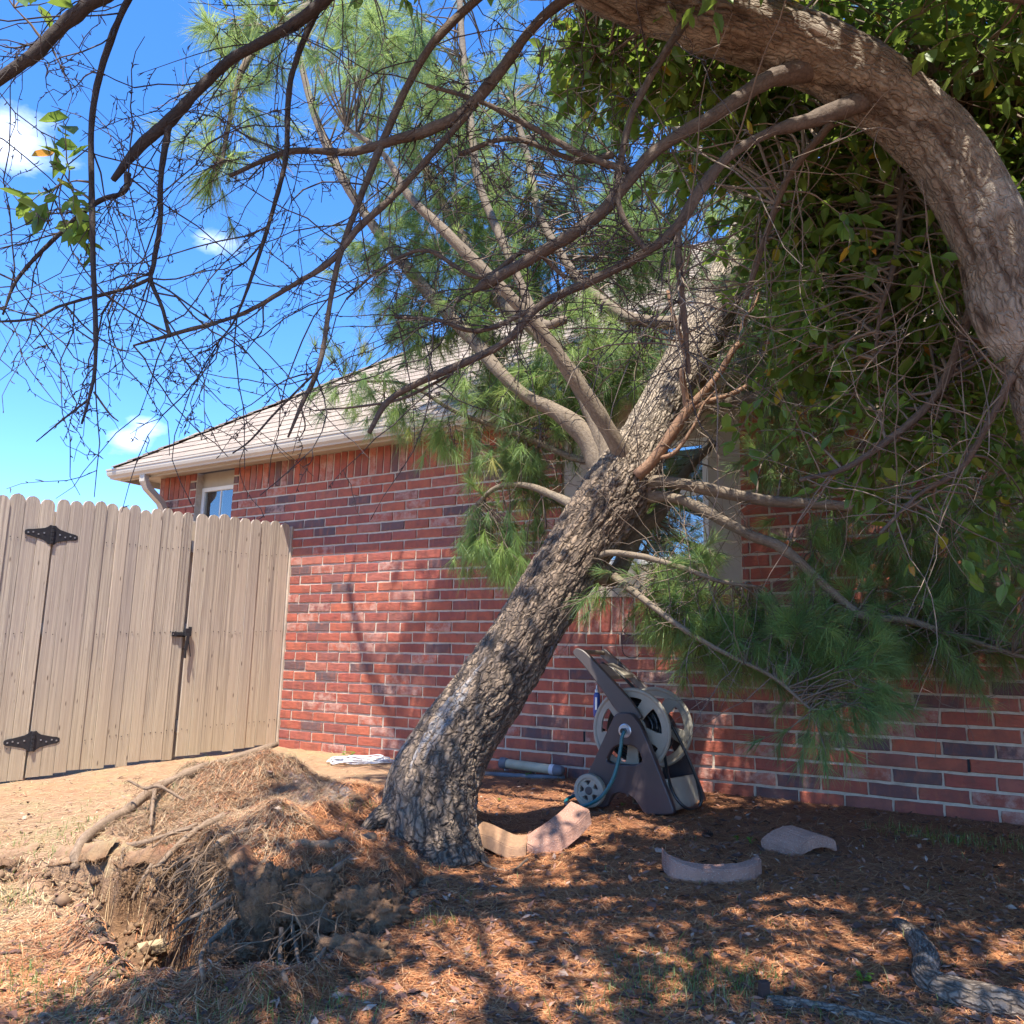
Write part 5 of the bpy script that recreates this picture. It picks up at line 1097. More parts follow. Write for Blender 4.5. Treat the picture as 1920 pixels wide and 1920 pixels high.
st = RKk[rng.integers(0, len(RKk), 210)]; Q1 = wander(st, rng.normal(0, 1, st.shape)*[1, .5, 1]+np.array([-.2, -.3, -.1]), rng.uniform(.2, .8, len(st)), k=10, curl=.15, grav=-.03); Q1r = np.repeat(np.linspace(.0028, .0010, 10)[None], len(st), 0)
st = Q1[rng.integers(0, len(Q1), 430), rng.integers(2, 9, 430)]; Q2 = wander(st, rng.normal(0, 1, st.shape), rng.uniform(.06, .35, len(st)), k=7, curl=.25, grav=-.03); Q2r = np.repeat(np.linspace(.0016, .0007, 7)[None], len(st), 0)
V3, F3 = tubes_np(Q1, Q1r, 4); V4, F4 = tubes_np(Q2, Q2r, 3)
link('leafy_twig', mesh_np('leafy_twig', np.vstack([V1, V2, V3, V4]), np.vstack([F1, F2+len(V1), F3+len(V1)+len(V2), F4+len(V1)+len(V2)+len(V3)])), m_twig, arch, kind='stuff')

# ------------------------------------------------------------------ hose reel cart
RA = unit(np.array([.515, .857, 0])); RB = np.array([RA[1], -RA[0], 0]); RP = G(1190, 1524); RP[2] -= .012
def pl(x, y, off=0):
    d = ray(x, y); k = ((RP+RA*off-CAM)@RA)/(d@RA); P = CAM+k*d; return ((P-RP)@RB, P[2]-RP[2])
def RW(b_, z, off=0): return RP+RB*b_+EZ*z+RA*off
cart = thing('hose_reel_cart', 'brown and beige plastic hose reel cart standing against the brick wall', 'hose reel', RP)
def rpart(name, me, mat, off, b_=0, z=0, parent=None):
    me.materials.append(mat); o = bpy.data.objects.new(name, me); col.objects.link(o); o.parent = parent or cart
    o.matrix_parent_inverse = PM(parent or cart).inverted(); basis(o, RB, EZ, -RA, RW(b_, z, off)); return o
def smooth_poly(P, n=4):
    for _ in range(n and 2):
        Q = []
        for i in range(len(P)):
            a, b_ = P[i], P[(i+1) % len(P)]; Q += [(a[0]*.8+b_[0]*.2, a[1]*.8+b_[1]*.2), (a[0]*.2+b_[0]*.8, a[1]*.2+b_[1]*.8)]
        P = Q
    return P
OUT = [(1157, 1336), (1186, 1336), (1201, 1354), (1218, 1392), (1236, 1439), (1250, 1474), (1260, 1500), (1268, 1525), (1250, 1527), (1211, 1527), (1203, 1512), (1188, 1493), (1167, 1485), (1153, 1488), (1146, 1498), (1140, 1513), (1120, 1513), (1104, 1500), (1100, 1470), (1103, 1452), (1112, 1435), (1130, 1395), (1147, 1358)]
HOL = [(1154, 1396), (1196, 1397), (1211, 1434), (1136, 1432)]
o2 = smooth_poly([pl(*q) for q in OUT]); h2 = smooth_poly([pl(*q) for q in HOL])
sp1 = rpart('side_panel', extr2d('side_panel', [o2, h2], .035, .006), m_brown, 0)
sp2 = rpart('side_panel', extr2d('side_panel', [o2, h2], .03, .005), m_brown, .47)
for y0 in (1440, 1447):      # raised ribs across the panel
    a, b_ = pl(1106, y0), pl(1232, y0+4); boxes('rib', [(RW((a[0]+b_[0])/2, (a[1]+b_[1])/2, -.0185), RB, EZ, RA, abs(b_[0]-a[0])/2-.008, .003, .0025)], m_brown2, sp1, .001)
ARM = [(1071, 1221), (1078, 1214), (1092, 1219), (1113, 1240), (1161, 1292), (1180, 1313), (1203, 1347), (1190, 1350), (1157, 1340), (1126, 1293), (1088, 1243), (1073, 1229)]
rpart('handle_arm', extr2d('handle_arm', [smooth_poly([pl(*q) for q in ARM])], .022, .005), m_brown2, .03)
FARM = [(1126, 1221), (1134, 1216), (1141, 1221), (1188, 1264), (1215, 1289), (1222, 1298), (1205, 1300), (1194, 1287), (1175, 1268), (1138, 1240), (1126, 1230)]
rpart('handle_arm', extr2d('handle_arm', [smooth_poly([pl(*q, .42) for q in FARM])], .022, .005), m_brown2, .42)
a = pl(1090, 1222, .03); b_ = pl(1132, 1224, .42)
me = tube_mesh('handle_grip', [RW(*a, .03), RW((a[0]+b_[0])/2, (a[1]+b_[1])/2, .22), RW(*b_, .42)], [.012, .014, .012], n=10, sides=16, wob=0); link('handle_grip', me, m_cream, cart)
q = [RW(*pl(1121, 1246, .05), .05), RW(*pl(1150, 1243, .40), .40), RW(*pl(1188, 1264, .40), .40), RW(*pl(1144, 1268, .05), .05)]
link('cross_plate', pyd('cross_plate', q+[p-EZ*.02 for p in q], [(0, 1, 2, 3), (7, 6, 5, 4), (0, 4, 5, 1), (1, 5, 6, 2), (2, 6, 7, 3), (3, 7, 4, 0)]), m_cream, cart)
dc = pl(1184, 1369, .07); DRr = .213
def disc(off):
    N = 72; outer = [(DRr*math.cos(2*math.pi*i/N), DRr*math.sin(2*math.pi*i/N)) for i in range(N)]; hol = []
    for k in range(5):
        c0 = 2*math.pi*k/5+.35; h_ = []
        for i in range(9): t_ = c0-.42+.84*i/8; h_.append((.172*math.cos(t_), .172*math.sin(t_)))
        for i in range(7): t_ = c0+.26-.52*i/6; h_.append((.085*math.cos(t_+.12), .085*math.sin(t_+.12)))
        hol.append(smooth_poly(h_, 1))
    d_ = rpart('reel_disc', extr2d('reel_disc', [outer]+hol, .010, .002), m_cream, off, dc[0], dc[1])
    pr_ = [(DRr-.022, -.006), (DRr-.012, .008), (DRr-.004, .014), (DRr+.006, .012), (DRr+.010, 0), (DRr+.006, -.012), (DRr-.004, -.014), (DRr-.012, -.008), (DRr-.022, -.006)]
    r_ = lathe('rim', pr_, 72); r_.materials.append(m_cream)
    for f_ in r_.polygons: f_.use_smooth = True
    o = bpy.data.objects.new('rim', r_); col.objects.link(o); o.parent = d_; return d_
disc(.07); disc(.41)
me = lathe('drum', [(.0, -.17), (.085, -.17), (.085, .17), (0, .17)], 32); rpart('drum', me, m_brown, .24, dc[0], dc[1])
hubp = pl(1172, 1370, -.02)
rpart('hub_plate', lathe('hub_plate', [(0, .0), (.036, 0), (.036, .006), (.03, .009), (.0, .009)], 30), m_silver, -.018, *hubp)
rpart('inlet', lathe('inlet', [(0, 0), (.014, 0), (.014, .03), (.010, .034), (0, .034)], 18), m_hosed, -.026, *hubp)
rpart('sticker', extr2d('sticker', [[(-.012, -.014), (.006, -.018), (.016, -.006), (.012, .010), (.002, .016), (-.010, .010), (-.006, 0)]], .0008), m_white, -.0186, *pl(1214, 1499, -.02))
for (x, y, r_) in ((1166, 1340, .0045), (1165.5, 1350, .0045)): rpart('bolt', lathe('bolt', [(0, 0), (r_, 0), (r_, .003), (0, .004)], 12), m_cream, -.0175, *pl(x, y, -.02))
# bin between the panels
q1 = [RW(*pl(1266, 1520), .02), RW(*pl(1314, 1508, .46), .45), RW(*pl(1303, 1452, .46), .45), RW(*pl(1247, 1462), .02)]
link('storage_bin', pyd('storage_bin', q1+[p-RB*.012 for p in q1]+[RW(-.02, .05, .02), RW(-.02, .05, .45), RW(-.02, .20, .45), RW(-.02, .20, .02)], [(0, 1, 2, 3), (7, 6, 5, 4), (0, 3, 7, 4), (1, 5, 6, 2), (3, 2, 6, 7), (0, 4, 8, 8)[:3]+(8,), (4, 5, 9, 8), (8, 9, 10, 11)]), m_cream, cart)
def wheel(x, y, off):
    c_ = pl(x, y, off); pr_ = [(.0, -.012), (.062, -.012), (.066, -.018), (.078, -.018), (.084, -.013), (.085, 0), (.084, .013), (.078, .018), (.066, .018), (.063, .008), (0, .006)]
    N = 60; outer = [(.066*math.cos(2*math.pi*i/N), .066*math.sin(2*math.pi*i/N)) for i in range(N)]; hol = []
    for k in range(5):
        c0 = 2*math.pi*k/5+.5; h_ = [(.052*math.cos(c0-.36+.72*i/6), .052*math.sin(c0-.36+.72*i/6)) for i in range(7)]+[(.03*math.cos(c0+.16-.32*i/3), .03*math.sin(c0+.16-.32*i/3)) for i in range(4)]
        hol.append(h_)
    w_ = rpart('wheel', extr2d('wheel', [outer]+hol, .022, .002), m_cream, off, *c_)
    ol = []
    for i in range(120): r_ = .086 if i % 2 else .083; ol.append((r_*math.cos(2*math.pi*i/120), r_*math.sin(2*math.pi*i/120)))
    ty = extr2d('tyre', [ol, [(.064*math.cos(2*math.pi*i/60), .064*math.sin(2*math.pi*i/60)) for i in range(60)]], .036, .002); ty.materials.append(m_cream); o = bpy.data.objects.new('tyre', ty); col.objects.link(o); o.parent = w_
    hb = lathe('hub', [(0, 0), (.021, 0), (.021, .016), (.017, .019), (0, .019)], 24); hb.materials.append(m_brown2); o = bpy.data.objects.new('hub', hb); col.objects.link(o); o.parent = w_
    bk = lathe('wheel_back', [(0, -.010), (.06, -.010), (.06, -.013), (0, -.013)], 40); bk.materials.append(m_brown); o = bpy.data.objects.new('wheel_back', bk); col.objects.link(o); o.parent = w_
wheel(1106, 1482, -.045); wheel(1106, 1482, .52)
a = pl(1106, 1482, -.03); link('axle', tube_mesh('axle', [RW(*a, -.03), RW(*a, .25), RW(*a, .53)], [.008]*3, n=6, sides=12, wob=0), m_iron, cart)
# hose wound on the drum with slack loops
hose = thing('garden_hose', 'dark garden hose wound on the reel with slack loops hanging to the ground', 'hose', RW(*dc, .24))
hp = []
for i in range(0, 900):
    t_ = i/24*2*math.pi; lay = i//190; z = .10+.0165*((i/24) % 8) if lay % 2 == 0 else .10+.0165*(8-(i/24) % 8); r_ = .100+.016*lay+.004*math.sin(i*.7)
    hp.append(RW(dc[0]+r_*math.cos(t_), dc[1]+r_*math.sin(t_), z+.02))
link('wound_coil', tube_mesh('wound_coil', hp, [.0085]*len(hp), n=1900, sides=8, wob=0), m_hosed, hose)
for nm, Lp in (('hose_loop', [(1128, 1243, .2, 5), (1160, 1262, .2, 5), (1192, 1293, .2, 5), (1222, 1318, .2, 5), (1250, 1345, .2, 5), (1278, 1395, .22, 5), (1300, 1445, .25, 5), (1314, 1486, .28, 5), (1313, 1508, .28, 5), (1296, 1517, .25, 5), (1272, 1519, .22, 5)]), ('hose_loop', [(1244, 1395, .2, 5), (1249, 1435, .12, 5), (1258, 1475, .02, 5), (1272, 1502, .0, 5), (1290, 1516, .05, 5), (1308, 1512, .2, 5)])):
    P = [RW(*pl(x, y, o_), o_) for x, y, o_, r_ in Lp]; link(nm, tube_mesh(nm, P, [.0085]*len(P), n=90, sides=12, wob=0), m_hosed, hose)
P = [RW(*pl(x, y, o_), o_) for x, y, o_ in [(1171, 1371, -.055), (1166, 1383, -.065), (1164, 1400, -.07), (1158, 1432, -.08), (1147, 1465, -.10), (1128, 1493, -.11), (1106, 1507, -.12), (1085, 1512, -.10), (1062, 1512, -.02), (1064, 1498, .05), (1082, 1490, .1)]]
for p in P[-5:]: p[2] = max(p[2], gz(p[0], p[1])+.01)
tag(link('leader_hose', tube_mesh('leader_hose', P, [.0095]*len(P), n=120, sides=14, wob=0), m_teal, None), 'short teal leader hose curving from the reel hub past its wheel', 'hose')
nzl = thing('hose_nozzle', 'blue and grey hose nozzle hanging beside the reel handle', 'nozzle', RW(*pl(1120, 1318, .12), .12))
n0 = pl(1119, 1345, .12)
rpart('body', lathe('body', [(0, 0), (.017, .004), (.020, .03), (.019, .09), (.017, .125), (.012, .135), (0, .135)], 20), m_blue, .12, *n0, parent=nzl)
for o in [nzl.children[0]]: basis(o, RB, -RA, -EZ*-1, RW(*n0, .12))
me = lathe('tip', [(0, .135), (.013, .135), (.012, .150), (.007, .155), (.006, .175), (0, .175)], 16); me.materials.append(m_silver); o = bpy.data.objects.new('tip', me); col.objects.link(o); o.parent = nzl; o.matrix_parent_inverse = PM(nzl).inverted(); basis(o, RB, -RA, EZ, RW(*n0, .12))
boxes('grip_pad', [(RW(n0[0]+.004, n0[1]+.075, .102), RB, EZ, RA, .006, .034, .003)], m_silver, nzl, .001)
P = [RW(n0[0], n0[1]+.01, .12), RW(n0[0]-.006, n0[1]-.02, .12), RW(n0[0]+.004, n0[1]-.055, .13), RW(n0[0]+.03, n0[1]-.07, .16)]
link('connector', tube_mesh('connector', P, [.012, .011, .009, .007], n=14, sides=12, wob=0), m_hosed, nzl)

# ------------------------------------------------------------------ curved edging blocks
def slab_path(name, pts, back, down, label, group, curve_back=0, mat=None):
    A_ = catmull(np.array(pts), 22); n = len(A_); V = []; F = []
    r_ = np.random.default_rng(len(label))
    for i, p in enumerate(A_):
        bk = np.array(back)*(1-curve_back*math.sin(math.pi*i/(n-1))); dn = np.array(down)
        ring = [p, p+bk*.07-dn*.06, p+bk*.93-dn*.06, p+bk, p+bk+dn, p+dn]
        for q in ring: V.append(q+r_.normal(0, .0007, 3))
    for i in range(n-1):
        for j in range(6): F.append((i*6+j, i*6+(j+1) % 6, (i+1)*6+(j+1) % 6, (i+1)*6+j))
    F.append((5, 4, 3, 2, 1, 0)); b0 = (n-1)*6; F.append(tuple(b0+k for k in range(6)))
    me = pyd(name, V, F); bm = bmesh.new(); bm.from_mesh(me); bmesh.ops.recalc_face_normals(bm, faces=bm.faces)
    ed = [e_ for e_ in bm.edges if len(e_.link_faces) == 2 and e_.calc_face_angle(0) > .6]
    bmesh.ops.bevel(bm, geom=ed, offset=.004, segments=2, affect='EDGES'); bm.to_mesh(me); bm.free()
    return tag(link(name, me, mat or m_pinkc), label, 'edging block', group)
GB = 'scalloped concrete edging blocks lying loose'
YC = G(1335, 1657)[1]; slab_path('edging_block', [D(1245, 1600, YC+.10), D(1262, 1616, YC+.03), D(1295, 1629, YC), D(1340, 1634, YC-.01), D(1385, 1632, YC), D(1412, 1625, YC+.03), D(1428, 1613, YC+.08)], (.0, .055, .012), (0, -.004, -.07), 'curved pink edging block nearest the viewer, flat on the straw like a smile', GB)
YD = G(1520, 1607)[1]; slab_path('edging_block', [D(1489, 1596, YD), D(1503, 1583, YD+.01), D(1522, 1572, YD+.02), D(1546, 1568, YD+.03), D(1568, 1576, YD+.03)], (-.11, .115, .02), (.004, -.004, -.045), 'pink edging block arched like a small bridge, right of the smile-shaped one', GB)
YA = G(960, 1606)[1]; slab_path('edging_block', [D(880, 1560, YA+.0), D(912, 1568, YA-.02), D(938, 1580, YA-.03), D(962, 1590, YA-.04), D(986, 1590, YA-.04)], (.01, .10, .035), (0, -.012, -.05), 'tan edging block wedged against the foot of the leaning trunk', GB, mat=m_tanc)
slab_path('edging_block', [D(1000, 1590, YA), D(1022, 1585, YA+.02), D(1050, 1568, YA+.06), D(1080, 1545, YA+.14), D(1106, 1519, YA+.24)], (-.085, .045, .03), (.01, -.01, -.06), 'edging block slanting up towards the wheel of the hose reel', GB)

# ------------------------------------------------------------------ small things on the ground
coilP = []
c0 = G(668, 1432)
for i in range(260):
    t_ = i/22*2*math.pi; k_ = i/260; a_ = .20*(1-.35*math.sin(k_*9)**2); b_ = .085*(1-.4*math.cos(k_*7)**2)
    x = c0[0]+a_*math.cos(t_)+.05*math.sin(k_*21)+.03*fbm(np.array([k_*30.]), np.array([1.]))[0]; y = c0[1]+b_*math.sin(t_)*1.3+.04*math.cos(k_*17); coilP.append([x, y, gz(x, y)+.012+.03*abs(fbm(np.array([k_*25.]), np.array([5.]))[0])])
tag(link('cord_coil', tube_mesh('cord_coil', coilP, [.0038]*len(coilP), n=900, sides=8, wob=0), m_white), 'loose coil of white cord on the ground by the brick wall', 'cord')
pip = thing('drain_tube', 'short beige plastic tube with dark end lying along the wall foot', 'tube', G(1000, 1452))
pA = W(wall_hit(948, 1436, .1)[0], .15, .1); pB = W(wall_hit(1040, 1443, .1)[0], .14, .1); pdv = unit(pB-pA)
link('tube', tube_mesh('tube', [pA, (pA+pB)/2, pB], [.030]*3, n=12, sides=24, wob=.01), m_tube, pip)
link('collar', tube_mesh('collar', [pB-pdv*.03, pB-pdv*.01, pB+pdv*.005], [.033]*3, n=6, sides=24, wob=0), m_white, pip)
link('end_cap', tube_mesh('end_cap', [pB, pB+pdv*.03, pB+pdv*.06], [.034, .034, .026], n=8, sides=24, wob=0), m_grayp, pip)
link('bracket', tube_mesh('bracket', [pA-pdv*.035, pA-pdv*.01, pA+pdv*.012], [.036, .036, .034], n=6, sides=20, wob=0), m_grayp, pip)
L = [(905, 1455), (940, 1456), (1000, 1459), (1058, 1460)]
tag(link('ground_pipe', tube_mesh('ground_pipe', [G(x, y, .008) for x, y in L], [.016]*4, n=20, sides=14, wob=.03), m_grayp), 'thin grey pipe on the ground in front of the beige tube', 'pipe')
wp = [W(*wall_hit(x, y, o_), o_) for x, y, o_ in ((1180, 1140, .012), (1176, 1168, .014), (1167, 1183, .02), (1166, 1205, .02), (1169, 1225, .018), (1180, 1233, .015), (1193, 1232, .012), (1200, 1226, .012))]
cb = tag(link('cable', tube_mesh('cable', wp, [.0028]*len(wp), n=50, sides=8, wob=0), m_iron), 'thin black cable hooked down the brick wall above the hose reel', 'cable')
wp2 = [W(*wall_hit(x, y, .016), .016) for x, y in ((1167, 1183), (1175, 1190), (1187, 1192), (1194, 1189))]; link('cable_end', tube_mesh('cable_end', wp2, [.0026]*4, n=16, sides=8, wob=0), m_iron, cb)
# logs
def log(L, label, sd, mat):
    P = [G(x, y) for x, y, r_ in L]; R_ = [r_*p[1]/FPX for (x, y, r_), p in zip(L, P)]
    for p, r_ in zip(P, R_): p[2] += r_*.55
    return tag(link('log', tube_mesh('log', P, R_, n=260, sides=64, wob=.07, disp=fissures(8, 7, .0028, s=sd), seed=sd), mat), label, 'log', 'fallen branches on the litter')
log([(1682, 1736, 8), (1700, 1752, 13), (1724, 1780, 17), (1738, 1812, 19), (1736, 1846, 20), (1766, 1872, 25), (1820, 1892, 28), (1880, 1910, 29), (1960, 1932, 30), (2040, 1945, 30)], 'crooked grey log with cracked bark in the bottom right corner', 41, m_logb)
log([(1440, 1884, 7), (1470, 1890, 10), (1530, 1900, 10), (1600, 1914, 10), (1680, 1935, 10), (1760, 1950, 9)], 'slender grey stick lying left of the crooked log', 47, m_logb)
tag(boxes('wood_offcut', [(G(1433, 1880, .02), unit(np.array([1, .2, .1])), unit(np.array([-.2, 1, 0])), EZ, .012, .012, .028)], m_chip, None, .003), 'small split wood offcut beside the slender grey stick', 'wood piece')
st_ = G(283, 1784)
bm = bmesh.new(); bmesh.ops.create_cube(bm, size=1); bmesh.ops.subdivide_edges(bm, edges=bm.edges[:], cuts=5, use_grid_fill=True)
for v_ in bm.verts:
    c_ = np.array(v_.co[:]); l_ = np.abs(c_).max(); nn_ = fbm(np.array([c_[0]*3]), np.array([c_[1]*3]), np.array([c_[2]*3]), 3, 9)[0]; c_ = c_*(1-.18*max(0, np.linalg.norm(c_)-.62))*(1+.06*nn_); v_.co = (c_[0]*.095, c_[1]*.05, c_[2]*.03)
me = bpy.data.meshes.new('stone'); bm.to_mesh(me); bm.free(); o = link('stone', me, plain('tan_stone', (.42, .32, .19), (.33, .25, .15), 25, .9, .003)); o.location = tuple(st_+EZ*.012); o.rotation_euler = (.1, -.06, .55); tag(o, 'flat tan stone on the open ground left of the root pit', 'stone')
# pine cone
pc = thing('pine_cone', 'dark pine cone on the straw behind the smile-shaped block', 'pine cone', G(1326, 1573))
V = []; F = []; c_ = G(1326, 1573, .016); ax = unit(np.array([1, -.3, .1])); sx_ = unit(np.cross(ax, EZ)); sy_ = np.cross(sx_, ax)
for i in range(60):
    t_ = i/60; a_ = i*2.4; r_ = .019*math.sin(math.pi*(.12+.8*t_)); dr = sx_*math.cos(a_)+sy_*math.sin(a_); b_ = c_+ax*(.045*(t_-.5)); tp = b_+dr*r_+ax*.003; sd = np.cross(ax, dr); n0_ = len(V)
    V += [b_+dr*r_*.2-sd*.002, b_+dr*r_*.2+sd*.002, tp+sd*.005, tp+ax*.003+dr*.002, tp-sd*.005]; F += [(n0_, n0_+1, n0_+2, n0_+3, n0_+4)]
link('scale', pyd('scale', V, F), m_chip, pc, kind='stuff'); link('core', tube_mesh('core', [c_-ax*.022, c_, c_+ax*.022], [.006, .009, .004], n=8, sides=10), m_chip, pc)
# weeds
wlab = [((652, 1424), 'bright weed sprouting through the white cord coil', .06), ((1046, 1456), 'leafy weed at the dark end of the beige tube', .055), ((990, 1460), 'small weed in front of the beige tube', .035), ((936, 1503), 'tiny seedling alone on the lit straw right of the trunk', .02),
        ((1408, 1584), 'small clover-like weed left of the bridge-shaped block', .03), ((1382, 1578), 'low seedling behind the smile-shaped block', .022), ((1618, 1848), 'sparse green sprout on the straw left of the crooked log', .04), ((1168, 1512), 'little sprout under the arch of the hose reel cart', .018)]
wl_me = []
for i in range(3):
    me = pyd('leaf', lvars[i], [(0, 2, 1), (0, 3, 2), (1, 2, 5, 4), (2, 3, 6, 5), (4, 5, 7), (5, 6, 7)]); me.materials.append(m_weed); wl_me.append(me)
for (x, y), lb_, s_ in wlab:
    P = G(x, y); w_ = thing('weed', lb_, 'weed', P, group='green weeds sprouting from the litter')
    for k in range(3): e_ = P+np.array([rng.normal(0, .3), rng.normal(0, .3), 1.])*s_*rng.uniform(.6, 1.1); link('stem', tube_mesh('stem', [P, (P+e_)/2+rng.normal(0, .05, 3)*s_, e_], [.0014, .0012, .001], n=6, sides=5, wob=0), m_weed, w_); sites = [e_, (P+e_)/2, e_]
    for k in range(9):
        a_ = rng.uniform(0, 6.28); b0 = P+np.array([math.cos(a_)*s_*.2, math.sin(a_)*s_*.2, s_*rng.uniform(.2, .9)]); y_ = unit(np.array([math.cos(a_), math.sin(a_), rng.uniform(-.1, .5)])); z_ = unit(np.cross(y_, np.cross(EZ, y_))); x_ = np.cross(y_, z_); q_ = s_*rng.uniform(.5, .9)
        o = bpy.data.objects.new('leaf', wl_me[k % 3]); col.objects.link(o); o.parent = w_; o.matrix_parent_inverse = PM(w_).inverted(); o.matrix_basis = Matrix(((x_[0]*q_, y_[0]*q_, z_[0]*q_, b0[0]), (x_[1]*q_, y_[1]*q_, z_[1]*q_, b0[1]), (x_[2]*q_, y_[2]*q_, z_[2]*q_, b0[2]), (0, 0, 0, 1)))

# ------------------------------------------------------------------ loose cover: straw, bark chips, grass, pebbles
def scatter_xy(n, y0, y1, xs=1.0):
    u = rng.uniform(0, 1, n); Y = 1/(1/y0+(1/y1-1/y0)*u); X = rng.uniform(-.66, .72, n)*Y*xs+0; return X, Y
def in_front(X, Y, m_=.02): return (X*Wn[0]+(Y-WY0)*Wn[1]) > m_
def needles(name, X, Y, L0, L1, w, mat, rs, lift=.008, tilt=.12, curl=.35):
    n = len(X); a = rs.uniform(0, 2*np.pi, n); l_ = rs.uniform(L0, L1, n); z = ground_h(X, Y)+rs.uniform(.000, lift, n); d = np.stack([np.cos(a), np.sin(a), rs.normal(0, tilt, n)], 1)
    sd = np.stack([-np.sin(a), np.cos(a), a*0], 1); c_ = np.stack([X, Y, z], 1); cv = rs.normal(0, curl, n)[:, None]*l_[:, None]*.18
    p0 = c_-d*l_[:, None]*.5; p2 = c_+d*l_[:, None]*.5; p1 = c_+sd*cv+np.array([0, 0, .002])
    for p in (p0, p2): g_ = ground_h(p[:, 0], p[:, 1])+.001; p[:, 2] = np.where(p[:, 2] < g_, g_+rs.uniform(0, .004, n), np.minimum(p[:, 2], g_+.03))
    hv_ = sd*w; V = np.stack([p0-hv_, p0+hv_, p1-hv_*1.2, p1+hv_*1.2, p2-hv_*.6, p2+hv_*.6], 1).reshape(-1, 3)
    F = (np.array([[0, 1, 3, 2], [2, 3, 5, 4]])[None]+np.arange(n)[:, None, None]*6).reshape(-1, 4); R_ = np.repeat(rs.uniform(0, 1, n), 6)
    return mesh_np(name, V, F, {'rnd': R_})
rs = np.random.default_rng(5)
X, Y = scatter_xy(170000, 1.75, 6.3); _, li, so_, lm_ = ground_h(X, Y, True); dn_ = fbm(X*2.2, Y*2.2, None, 3, 101)
k_ = in_front(X, Y) & (rs.uniform(0, 1, len(X)) < np.clip(li*.95+.05, 0, 1)*np.clip(.80+.45*dn_, .25, 1)*(1-.8*so_)); X, Y = X[k_], Y[k_]
tag(link('pine_straw', needles('pine_straw', X, Y, .05, .13, .0009, m_straw, rs), m_straw), 'red-brown pine needle straw covering the ground under the trees', 'pine straw', kind='stuff')
X, Y = scatter_xy(95000, 2.2, 7.2); k_ = in_front(X, Y) & (X < -.3) & (rs.uniform(0, 1, len(X)) < .85*(1-sstep(X, -1.3, -.4))); _, li, so_, lm_ = ground_h(X, Y, True); k_ &= rs.uniform(0, 1, len(X)) > so_*.8
tag(link('dead_grass', needles('dead_grass', X[k_], Y[k_], .03, .09, .0010, m_straw2, rs, lift=.004), m_straw2), 'bleached dead grass and straw on the sunlit ground before the gate', 'dead grass', kind='stuff')
# extra straw heaped on the mound, hanging over the torn edge
X = rs.uniform(-1.9, -.15, 30000); Y = rs.uniform(2.9, 4.9, 30000); hm = 0
for cx, cy, a, wx, wy in GA: hm = hm+a*np.exp(-((X-cx)/wx)**2-((Y-cy)/wy)**2)
k_ = (hm > .06) & (Y > np.interp(X, EXs, EYs)+.05*fbm(X*6, X*0+3.3, None, 3, 31)+np.where(X < gx(400, 3.4), .02, -.05)) & (rs.uniform(0, 1, len(X)) < .9)
lf_ = X+.25*fbm(X*3, Y*3, None, 2, 5) < -.85
tag(link('mound_straw', needles('mound_straw', X[k_ & ~lf_], Y[k_ & ~lf_], .06, .15, .0008, m_straw, rs, lift=.02, tilt=.25), m_straw), 'tangled brown straw thatching the lifted mound left of the trunk', 'pine straw', kind='stuff')
m_dusty, t, b, o = newmat('dusty_thatch'); t.links.new(ramp(t, attr(t, 'rnd'), [(0, (.16, .10, .06)), (.5, (.30, .20, .12)), (1, (.44, .32, .20))]), b.inputs['Base Color']); b.inputs['Roughness'].default_value = .85
tag(link('dusty_thatch', needles('dusty_thatch', X[k_ & lf_], Y[k_ & lf_], .04, .13, .0008, m_dusty, rs, lift=.02, tilt=.3), m_dusty), 'dusty tan root thatch on the gate side of the lifted mound', 'pine straw', kind='stuff')
# chips
n = 15000; X, Y = scatter_xy(n, 1.75, 5.8); _, li, so_, lm_ = ground_h(X, Y, True); k_ = in_front(X, Y) & (rs.uniform(0, 1, n) < li*.8+.17); X, Y = X[k_], Y[k_]; n = len(X)
a = rs.uniform(0, 6.28, n); el_ = rs.uniform(.006, .022, n)*np.where(rs.uniform(0, 1, n) > .95, 1.7, 1); ew = el_*rs.uniform(.25, .55, n); c_ = np.stack([X, Y, ground_h(X, Y)+rs.uniform(.002, .012, n)], 1); d = np.stack([np.cos(a), np.sin(a), rs.normal(0, .3, n)], 1); s_ = np.stack([-np.sin(a), np.cos(a), rs.normal(0, .3, n)], 1); th = np.cross(d, s_)*.0016
V = np.stack([c_-d*el_[:, None], c_-s_*ew[:, None]+th*2, c_+d*el_[:, None], c_+s_*ew[:, None]+th, c_+th*3+d*el_[:, None]*.3], 1).reshape(-1, 3); F = (np.array([[0, 1, 4], [1, 2, 4], [2, 3, 4], [3, 0, 4]])[None]+np.arange(n)[:, None, None]*5).reshape(-1, 3)
tag(link('bark_chips', mesh_np('bark_chips', V, F, {'rnd': np.repeat(rs.uniform(0, 1, n)**1.3, 5)}), m_chip), 'broken bark chips and dry leaf bits strewn over the litter', 'bark chips', kind='stuff')
# crumbs of earth round the pit
n = 9000; X = rs.uniform(-2.3, -.1, n); Y = rs.uniform(2.2, 4.0, n); _, li, so_, lm_ = ground_h(X, Y, True); k_ = so_ > .25; X, Y = X[k_], Y[k_]; n = len(X); r_ = rs.gamma(1.5, .004, n)+.002; c_ = np.stack([X, Y, ground_h(X, Y)+r_*.5], 1)
oc = np.array([[1, 0, 0], [-1, 0, 0], [0, 1, 0], [0, -1, 0], [0, 0, 1], [0, 0, -1.]]); V = (c_[:, None]+oc[None]*r_[:, None, None]*rs.uniform(.6, 1.3, (n, 6, 1))).reshape(-1, 3); F = (np.array([[0, 2, 4], [2, 1, 4], [1, 3, 4], [3, 0, 4], [2, 0, 5], [1, 2, 5], [3, 1, 5], [0, 3, 5]])[None]+np.arange(n)[:, None, None]*6).reshape(-1, 3)
